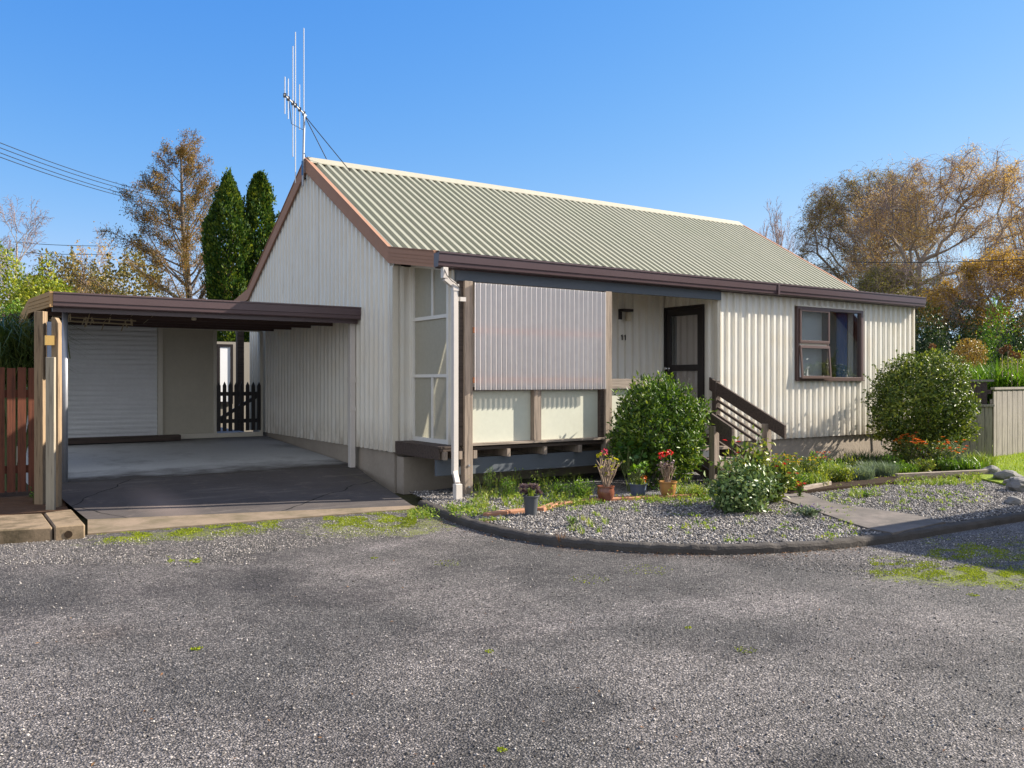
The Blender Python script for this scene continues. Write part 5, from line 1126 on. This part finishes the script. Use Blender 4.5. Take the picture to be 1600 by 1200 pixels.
g1 = blades(np.array(s0)[None] + RNG.normal(0, .02, (30, 3))*np.array([[1, 1, 0]]), .17, .008, .5); link('grass', np_mesh('grass', *g1), L_grass, E)
E, c, s0 = potted(946.5, 783, .092, .060, .175, M_terra, 'pot', 'glazed brown bowl shaped pot with a leggy geranium and one crimson bloom', bulge=.022)
geranium(E, s0, .17, .37, 46, .020, L_gery, M_drys, [at(945, 706, 9.95)], L_pink, 11)
E, c, s0 = potted(997, 776, .100, .082, .155, M_bluep, 'pot', 'blue grey plastic tub with a green geranium, between the brown and ochre pots')
geranium(E, s0, .13, .27, 60, .028, L_ger, M_stem, [at(1006, 748, 10.2)], L_org, 9)
g1 = blades(np.array(s0)[None] + RNG.normal(0, .05, (60, 3))*np.array([[1, 1, 0]]), .14, .008, .8); link('grass', np_mesh('grass', *g1), L_grass, E)
E, c, s0 = potted(1043.5, 777, .100, .068, .19, M_ochre, 'pot', 'ochre glazed pot with a dry purplish geranium and coral blooms, rightmost of the pots', bulge=.010)
geranium(E, s0, .10, .26, 120, .014, L_purp, M_drys, [at(1038, 710, 10.3), at(1047, 706, 10.3), at(1033, 712, 10.25)], L_org if 0 else L_red, 16)
bg_ = base(984, 10.75, .06); E = empty('geranium_plant', bg_, 'dark green round leaved geranium in the shade of the porch shrub', 'plant'); geranium(E, bg_, .26, .62, 110, .040, leafmat('leaf_geranium_dark', [(.02, .06, .015), (.05, .12, .02), (.08, .17, .03)], .35), M_stem, [], L_red, 12)
# flower bed along the front wall
for (px, d, r, h, nl, nf, mat, fm, lb, fr) in (
    (1222, 11.0, .30, .42, 900, 16, L_rose, L_yel, 'yellow flowering marigold clump behind the dark stemmed plant', .022),
    (1250, 11.6, .32, .40, 900, 18, L_rose, L_yel, 'marigold clump with yellow orange flowers, middle of the flower bed by the steps', .022),
    (1280, 12.0, .22, .38, 600, 12, L_bg, L_org, 'orange flowering clump against the foundation wall', .022),
    (1238, 10.6, .22, .26, 500, 3, L_bg, L_yel, 'low green clump at the path edge before the marigolds', .018),
    (1250, 10.15, .05, .17, 60, 7, L_bg, L_red, 'small plant with an upright red flower spike at the path edge', .022),
    (1425, 13.2, .26, .66, 700, 16, L_rose, L_org, 'tall wiry plant topped with bright orange flowers in front of the shiny shrub', .038),
    (1412, 13.4, .16, .50, 350, 7, L_rose, L_org, 'small orange flowered plant left of the tall wiry one', .034),
    (1462, 13.1, .30, .52, 900, 13, L_rose, L_org, 'spreading rust orange flowered plant below the shiny shrub', .034),
    (1492, 13.2, .26, .48, 700, 9, L_grey, L_org, 'rust orange flowers at the right end of the bed', .032),
    (1262, 8.75, .17, .09, 160, 8, L_grey, L_vio, 'low violet pansies on the gravel beside the path', .018),
    (1130, 9.3, .10, .16, 200, 3, L_grey, L_pink, 'small grey pink plant left of the pale leaved bush', .02)):
    b = base(px, d, .09); plant_flowers('flowering_plant', lb, (b.x, b.y, .08), r, h, nl, .05, mat, int(nf*1.6), fr*1.15, fm, group=None, stemn=26)
for (px, d, r, h, n, mat, lb) in ((1335, 11.9, .26, .20, 1500, L_grey, 'soft blue green grassy mound, left of the two'), (1372, 12.3, .24, .22, 1400, L_grey, 'soft blue green grassy mound, right of the two'), (1300, 11.7, .22, .30, 420, L_grass, 'tuft of long pale grass left of the blue green mounds'),
                              (1268, 11.1, .2, .2, 300, L_grass, 'short bright grass tuft beside the marigolds'), (1400, 12.6, .3, .16, 500, L_bg, 'low green tuft right of the blue green mounds'), (1530, 13.4, .22, .28, 380, L_grass, 'grass tuft at the foot of the low fence'),
                              (1505, 12.9, .28, .22, 500, L_bg, 'leafy green tuft by the end of the timber edging'), (1365, 13.2, .3, .3, 500, L_hedge, 'dark tuft in the shade of the foundation wall'), (1340, 13.0, .3, .34, 500, L_hedge, 'dark leafy clump under the front window')):
    b = base(px, d, .09); tuft('grass_tuft', lb, (b.x, b.y, .09), r, h, n, .010 if mat != L_bg else .02, mat, None, 'grass', .8)
b = base(1292, 11.9, .1); 
for k, (px, d) in enumerate(((1308, 12.6), (1330, 12.6), (1352, 12.8), (1388, 12.9), (1404, 13.3), (1446, 12.8), (1476, 12.8), (1300, 11.5), (1322, 11.5), (1412, 12.5), (1438, 12.6), (1280, 11.3), (1512, 13.5), (1265, 12.3))):
    b = base(px, d, .09); plant_flowers('bedding_plant', 'low yellow green leafy plant filling the bed under the front window', (b.x, b.y, .09), .2, random.uniform(.14, .3), 380, .045, [L_bg, L_rose, L_yg][k % 3], 0, .02, L_yel, group='low plants filling the bed under the front window', stemn=16)
# weeds and ground cover: nobody could count the blades
W = []
def weeds(px0, px1, y0_, y1_, n, h, z=.06, w=.008):
    P = [gp(random.uniform(px0, px1), random.uniform(y0_, y1_), z) for _ in range(n)]; C = []
    for p in P:
        k = 14; C.append(disc_pts(p, .035, k))
    return blades(np.concatenate(C), h, w, .8)
W = [weeds(742, 930, 775, 792, 34, .11), weeds(735, 860, 778, 800, 26, .09), weeds(700, 760, 795, 806, 22, .07), weeds(860, 925, 772, 782, 18, .15), weeds(742, 815, 768, 778, 10, .30, w=.005), weeds(800, 925, 768, 776, 8, .34, w=.004), weeds(1060, 1120, 770, 778, 40, .16), weeds(980, 1110, 778, 786, 25, .08),
     weeds(1400, 1530, 744, 760, 150, .08), weeds(1390, 1420, 735, 750, 30, .1), weeds(640, 668, 800, 812, 20, .07, 0), weeds(745, 790, 812, 816, 8, .06), weeds(1010, 1360, 775, 850, 30, .045), weeds(1290, 1500, 762, 800, 34, .05), weeds(880, 960, 815, 835, 10, .09), weeds(1330, 1350, 772, 780, 12, .09), weeds(925, 1000, 790, 812, 8, .06), weeds(840, 935, 784, 790, 24, .07)]
def leafweeds(px0, px1, y0_, y1_, n, h, ls=.03):
    P = np.array([tuple(gp(random.uniform(px0, px1), random.uniform(y0_, y1_), .07)) for _ in range(n)]); C = np.repeat(P, 16, 0) + np.concatenate([RNG.normal(0, .035, (n*16, 2)), RNG.random((n*16, 1))**1.5*h*np.repeat(RNG.uniform(.4, 1.4, (n, 1)), 16, 0)], 1)
    s_ = ls*RNG.uniform(.5, 1.4, len(C)); return leaves_geo(C, rdirs(len(C)) + np.array([[0, 0, .5]]), rdirs(len(C)) + np.array([[0, 0, .8]]), s_, s_*.5)
W += [leafweeds(742, 925, 772, 800, 70, .12), leafweeds(700, 760, 792, 808, 30, .06), leafweeds(1050, 1130, 768, 782, 34, .14), leafweeds(760, 900, 764, 776, 34, .22), leafweeds(850, 1110, 781, 790, 40, .05), leafweeds(1020, 1340, 785, 848, 26, .03), leafweeds(1290, 1540, 745, 790, 70, .05), leafweeds(1400, 1530, 742, 758, 60, .06), leafweeds(640, 680, 798, 812, 14, .06)]
o = link('weeds', np_mesh('weeds', *join_geo(*W)), L_grass); tag(o, 'patchy green weeds and grass growing through the gravel bed', 'weeds', kind='stuff')
# broad-leaved weeds under the porch edge
for (px, y, r, h, n, lb) in ((905, 779, .20, .24, 700, 'bushy bright green weed in front of the porch, left of the brown pot'), (790, 780, .14, .26, 300, 'tall seedy weed just right of the corner post'), (765, 772, .12, .34, 160, 'thin tall weed nearest the corner post'), (868, 776, .13, .20, 300, 'leafy weed right of the charcoal pot'),
                            (1352, 777, .09, .06, 80, 'small bright weed alone on the right gravel'), (893, 822, .08, .09, 70, 'yellow green weed on the gravel near the kerb'), (65, 785, .14, .16, 500, 'bright green ferny weed at the foot of the old timber posts')):
    c_ = gp(px, y, .07); plant_flowers('weed_plant', lb, c_, r, h, n, .035, L_bg, 0, .01, None, stemn=16)
# dry stalks by the kerb
for (px, y, lb) in ((762, 828, 'tuft of dry reddish stalks at the foot of the kerb below the charcoal pot'), (877, 853, 'tuft of dry reddish stalks at the foot of the kerb, further right')):
    c_ = gp(px, y, 0); v, f = blades(disc_pts(c_, .03, 26), .14, .004, .5); o = link('dry_weed', np_mesh('dry_weed', v, f), L_dead, None, c_); tag(o, lb, 'weed')
# loose stones on the bed and driveway (stuff)
from mathutils.geometry import intersect_point_tri_2d
def in_poly(x, y, P):
    ins = np.zeros(len(x), bool); n = len(P)
    for i in range(n):
        x1, y1 = P[i]; x2, y2 = P[(i+1) % n]; c_ = ((y1 > y) != (y2 > y)) & (x < (x2-x1)*(y-y1)/(y2-y1+1e-12) + x1); ins ^= c_
    return ins
KIp = [(p.x, p.y) for p in KI if p.x < 13]
bedp = KIp + [(12.5, -1.2), (9, -.9), tuple(gp(1296, 762, .08)[:2]), tuple(gp(1240, 775, .08)[:2]), tuple(gp(1100, 776, .08)[:2]), (.1, .6), (-.1, .6)]
pp = [(p[0], p[1]) for p in pth]
X = RNG.uniform(-1.5, 12, 200000); Y = RNG.uniform(-6, 1.5, 200000); m_ = in_poly(X, Y, bedp) & ~in_poly(X, Y, pp); X, Y = X[m_], Y[m_]
dd = (X - CAM.x)*FV.x + (Y - CAM.y)*FV.y; m_ = RNG.random(len(X)) < np.clip(1.6 - dd*.07, .3, 1); X, Y = X[m_][:52000], Y[m_][:52000]; print('bed stones', len(X))
v, f = stones_geo(np.stack([X, Y, .066 + .006*RNG.random(len(X))], 1), RNG.uniform(.008, .018, len(X))); o = link('bed_stones', np_mesh('bed_stones', v, f), M_stone); tag(o, 'loose grey gravel stones covering the garden bed', 'gravel', kind='stuff')
C = []
for (a_, b_, w_, n) in (((650, 800), (1340, 870), 30, 5500), ((330, 850), (640, 815), 22, 5000), ((0, 860), (400, 860), 22, 3500), ((0, 1000), (1600, 1000), 190, 3500), ((1340, 880), (1600, 850), 25, 3500)):
    for _ in range(n):
        t = random.random(); x = a_[0] + (b_[0]-a_[0])*t; y = a_[1] + (b_[1]-a_[1])*t + random.uniform(-w_, w_)
        if y < 798: continue
        p = gp(x, y, .004); C.append((p.x, p.y, .003))
C = np.array(C); inb = in_poly(C[:, 0], C[:, 1], [(p.x, p.y) for p in KC if p.x < 14] + [(12.5, 0), (0, 1), (-.3, .5)]) | in_poly(C[:, 0], C[:, 1], [tuple(gp(137, 812, 0)[:2]), tuple(gp(645, 790, 0)[:2]), tuple(gp(660, 795, 0)[:2]), tuple(gp(137, 836, 0)[:2])])
C = C[~inb]; v, f = stones_geo(C, RNG.uniform(.004, .010, len(C))); o = link('driveway_stones', np_mesh('driveway_stones', v, f), M_stone); tag(o, 'loose chips lying on the worn driveway', 'gravel', kind='stuff')
C = []
for i in range(420):
    k = random.randrange(0, len(KC)-72); p = KC[k].lerp(KC[k+1], random.random()); t = (KC[k+1]-KC[k]).normalized(); q = p - Vector((-t.y, t.x, 0))*abs(random.gauss(0, .10)); C.append((q.x, q.y, .012))
for _ in range(70):
    q = gp(random.uniform(0, 1600), 800 + 400*random.random()**.8, .01)
    if not in_poly(np.array([q.x]), np.array([q.y]), [(p_.x, p_.y) for p_ in KC])[0] and q.z < .02 and gp(0, 870).y > q.y - 6 and (q - CAM).dot(FV) < 7.6: C.append((q.x, q.y, .008))
C = np.array(C); s_ = RNG.uniform(.012, .03, len(C)); v, f = leaves_geo(C, rdirs(len(C))*np.array([[1, 1, .15]]), np.tile([[0, 0, 1.]], (len(C), 1)) + RNG.normal(0, .3, (len(C), 3)), s_, s_*.4); o = link('leaf_litter', np_mesh('leaf_litter', v, f), L_dead); tag(o, 'dry brown leaf litter along the foot of the kerb', 'leaf litter', kind='stuff')
# moss cushions near the ramp edge and by the right kerb
C = []
for (a_, b_, w_, n) in (((505, 812), (650, 812), 14, 5200), ((140, 842), (440, 818), 7, 3400), ((1360, 885), (1640, 905), 13, 3600), ((1440, 862), (1640, 862), 16, 2500), ((262, 874), (312, 876), 6, 300)):
    for _ in range(n):
        t = random.random(); x = a_[0] + (b_[0]-a_[0])*t; y = a_[1] + (b_[1]-a_[1])*t + random.gauss(0, w_*.6)
        if noise.noise(Vector((x*.03, y*.12, 2))) < -.05: continue
        p = gp(x, max(y, 797), .002)
        C.append((p.x, p.y, .002))
C = np.array(C); ok = ~in_poly(C[:, 0], C[:, 1], [(p.x, p.y) for p in KC if p.x < 16] + [(14, 0), (0, 1), (-.3, .5)]) & ~in_poly(C[:, 0], C[:, 1], [tuple(gp(137, 812, 0)[:2]), tuple(gp(645, 790, 0)[:2]), tuple(gp(660, 795, 0)[:2]), tuple(gp(137, 836, 0)[:2])]); C = C[ok]
C = np.repeat(C, 3, 0) + RNG.normal(0, .012, (len(C)*3, 3))*np.array([[1, 1, 0]]); 
for (x, y, r_, n) in ((307, 1014, .03, 60), (765, 1018, .025, 30), (785, 1172, .02, 40), (1075, 981, .02, 30), (1165, 1016, .06, 40), (1495, 870, .05, 60), (1520, 930, .04, 50), (585, 872, .03, 40), (920, 905, .15, 60), (1010, 890, .2, 90), (700, 880, .12, 50)):
    q = disc_pts(gp(x, y, .002), r_, n); C = np.concatenate([C, q])
v, f = blades(C, .009, .008, 1.1); o = link('moss', np_mesh('moss', v, f), L_moss); tag(o, 'bright green moss cushions on the driveway edge', 'moss', kind='stuff')
# short grass over the lawn
P = np.stack([RNG.uniform(8, 16, 60000), RNG.uniform(-4, 4, 60000)], 1); m_ = in_poly(P[:, 0], P[:, 1], [(p[0], p[1]) for p in lawn]); P = P[m_]; v, f = blades(np.concatenate([P, np.full((len(P), 1), .095)], 1), .05, .006, .6); o = link('lawn_grass', np_mesh('lawn_grass', v, f), leafmat('lawn_blade', [(.12, .2, .01), (.24, .34, .02), (.4, .45, .04)], .4, .6)); tag(o, 'short bright grass of the small lawn by the right fence', 'grass', kind='stuff')

# ------------------------------------------------------------------ neighbour house out of frame (casts the shadow, mirrored in the window)
NB = empty('neighbour_house', (10, -9, 0), 'beige neighbour house with a red brown hipped roof beyond the right edge', 'house')
nx, ny, nz = 6.25, -5.55, 2.55; M_beige = paint('beige_plaster', (.50, .43, .32), .8, .1)
MB().box((nx+.55, -15, -.03), (11.2, ny-.55, nz)).build('wall', M_beige, NB)
hp_ = MB(); W_ = 11.2
hp_.add([(nx, ny, nz), (W_, ny, nz), (W_, -16, nz), (nx, -16, nz), (W_, ny-3.5, nz+1.2), (W_, -12.5, nz+1.2), (nx+3.5, ny-3.5, nz+1.2), (nx+3.5, -12.5, nz+1.2), (nx, ny, nz+.16), (W_, ny, nz+.16), (W_, -16, nz+.16), (nx, -16, nz+.16)],
        [(3,2,1,0), (8,9,4,6), (10,11,7,5), (11,8,6,7), (6,4,5,7), (0,1,9,8), (2,3,11,10), (3,0,8,11)])
hp_.build('roof', M_nroof, NB)
gx, gh, ghw = 14.4, 4.75, 3.2
MB().prism([(gx-ghw+.3, 0), (gx+ghw-.3, 0), (gx+ghw-.3, 2.5), (gx, gh-.25), (gx-ghw+.3, 2.5)], 'y', -17, -6.0).build('gable_wall', M_beige, NB)
for sx in (-1, 1):
    MB().prism([(gx, gh), (gx+sx*(ghw+.3), 2.2), (gx+sx*(ghw+.3), 2.05), (gx, gh-.22)] if sx > 0 else [(gx-.001, gh), (gx-.001, gh-.22), (gx-ghw-.3, 2.05), (gx-ghw-.3, 2.2)], 'y', -17.2, -5.55).build('gable_roof', M_nroof, NB)
# ------------------------------------------------------------------ power lines
def wire(p, q, sag, label, r=.012, grp='power lines at the upper left'):
    pts = []
    for i in range(17):
        t = i/16; v = p.lerp(q, t); v.z -= sag*4*t*(1-t); pts.append(v)
    o = MB().tube(pts, r, 5).build('power_line', M_wire, None, p); tag(o, label, 'wire', grp)
for k, (y0_, y1_, lb) in enumerate(((219, 306, 'topmost of the four dark overhead wires'), (227, 311, 'second from the top of the four overhead wires'), (235, 318, 'third from the top of the four overhead wires'), (242, 322, 'lowest of the four dark overhead wires'))):
    a_ = at(-30, y0_-8, 22); b_ = at(262, y1_, 34); wire(a_, b_, .15, lb + ' at the upper left', .011)
wire(at(1330, 409, 26), at(1700, 398, 26), .1, 'single dark overhead wire crossing the autumn trees at the right', .014, 'wires over the right trees')
wire(at(20, 378, 60), at(180, 384, 60), .1, 'faint distant overhead wire above the left shrubs, upper one', .02, 'distant wires left')
wire(at(20, 393, 60), at(180, 397, 60), .1, 'faint distant overhead wire above the left shrubs, lower one', .02, 'distant wires left')
# ------------------------------------------------------------------ camera, light, world
cd = bpy.data.cameras.new('camera'); co = bpy.data.objects.new('camera', cd); COL.objects.link(co)
co.location = CAM; co.rotation_euler = FV.to_track_quat('-Z', 'Y').to_euler()
cd.sensor_width = 36; cd.lens = 36*F_/1600; cd.shift_y = -(600-YH)/1600; cd.clip_end = 2000; cd.clip_start = .05
scene.camera = co
EL = math.radians(30); az = Vector((.955, -.295, 0)).normalized()
sv = Vector((az.x*math.cos(EL), az.y*math.cos(EL), math.sin(EL)))
sd_ = bpy.data.lights.new('sun', 'SUN'); so = bpy.data.objects.new('sun', sd_); COL.objects.link(so); so.rotation_euler = sv.to_track_quat('Z', 'Y').to_euler()
sd_.energy = 5.0; sd_.angle = math.radians(.5); sd_.color = (1.0, .91, .775); so.location = (0, 0, 20)
SKR, SKG, SKB, FILL_HZ = .265, .51, .86, .84
wd = bpy.data.worlds.new('World'); scene.world = wd; wd.use_nodes = True; nt = wd.node_tree; nt.nodes.clear()
sk = nt.nodes.new('ShaderNodeTexSky'); sk.sky_type = 'NISHITA'; sk.sun_disc = False; sk.sun_elevation = EL; sk.sun_rotation = math.atan2(az.x, az.y)
sk.air_density = 1.0; sk.dust_density = .1; sk.ozone_density = 2.6; sk.altitude = 0
bg = nt.nodes.new('ShaderNodeBackground'); bg.inputs[1].default_value = .125; ow = nt.nodes.new('ShaderNodeOutputWorld')
K = .26
sepc = nt.nodes.new('ShaderNodeSeparateColor'); nt.links.new(sk.outputs[0], sepc.inputs[0]); cmb = nt.nodes.new('ShaderNodeCombineColor')
def wm(op, a, b):
    n = nt.nodes.new('ShaderNodeMath'); n.operation = op
    for k, v in ((0, a), (1, b)):
        if hasattr(v, 'is_linked'): nt.links.new(v, n.inputs[k])
        else: n.inputs[k].default_value = v
    return n.outputs[0]
# deep autumn sky: red falls off fast away from the sun, blue stays even
for ch, (ref, out_, g_) in enumerate(((.62, SKR, 1.55), (1.0, SKG, .85), (1.4, SKB, .32))):
    nt.links.new(wm('MINIMUM', wm('MULTIPLY', wm('POWER', wm('MULTIPLY', sepc.outputs[ch], K/ref), g_), out_/K), (.50, .72, 1.05)[ch]/K), cmb.inputs[ch])
# bright haze added to the unseen sky behind the camera to lift shaded walls
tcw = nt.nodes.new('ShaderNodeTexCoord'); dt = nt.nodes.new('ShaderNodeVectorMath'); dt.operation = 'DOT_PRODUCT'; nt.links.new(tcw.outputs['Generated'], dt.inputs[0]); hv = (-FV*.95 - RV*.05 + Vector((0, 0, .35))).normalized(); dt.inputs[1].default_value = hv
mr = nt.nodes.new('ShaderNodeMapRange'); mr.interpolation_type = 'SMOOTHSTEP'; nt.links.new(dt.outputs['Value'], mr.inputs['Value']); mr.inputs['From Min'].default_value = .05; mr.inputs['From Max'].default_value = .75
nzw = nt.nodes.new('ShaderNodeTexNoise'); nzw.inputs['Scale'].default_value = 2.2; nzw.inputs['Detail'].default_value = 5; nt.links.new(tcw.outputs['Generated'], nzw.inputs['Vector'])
fill_hz = wm('MULTIPLY', mr.outputs[0], wm('ADD', .55, wm('MULTIPLY', nzw.outputs[0], .8)))
mxw = nt.nodes.new('ShaderNodeMix'); mxw.data_type = 'RGBA'; nt.links.new(fill_hz, mxw.inputs[0]); nt.links.new(cmb.outputs[0], mxw.inputs[6]); mxw.inputs[7].default_value = (FILL_HZ*.93/K, FILL_HZ/K, FILL_HZ*1.12/K, 1)
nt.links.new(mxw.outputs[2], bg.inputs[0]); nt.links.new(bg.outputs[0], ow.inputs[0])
vs_ = scene.view_settings; vs_.view_transform = 'Standard'; vs_.look = 'None'; vs_.gamma = 1; vs_.use_curve_mapping = False; vs_.exposure = 1.24
scene.cycles.max_bounces = 6; scene.cycles.transparent_max_bounces = 16; scene.cycles.use_denoising = True
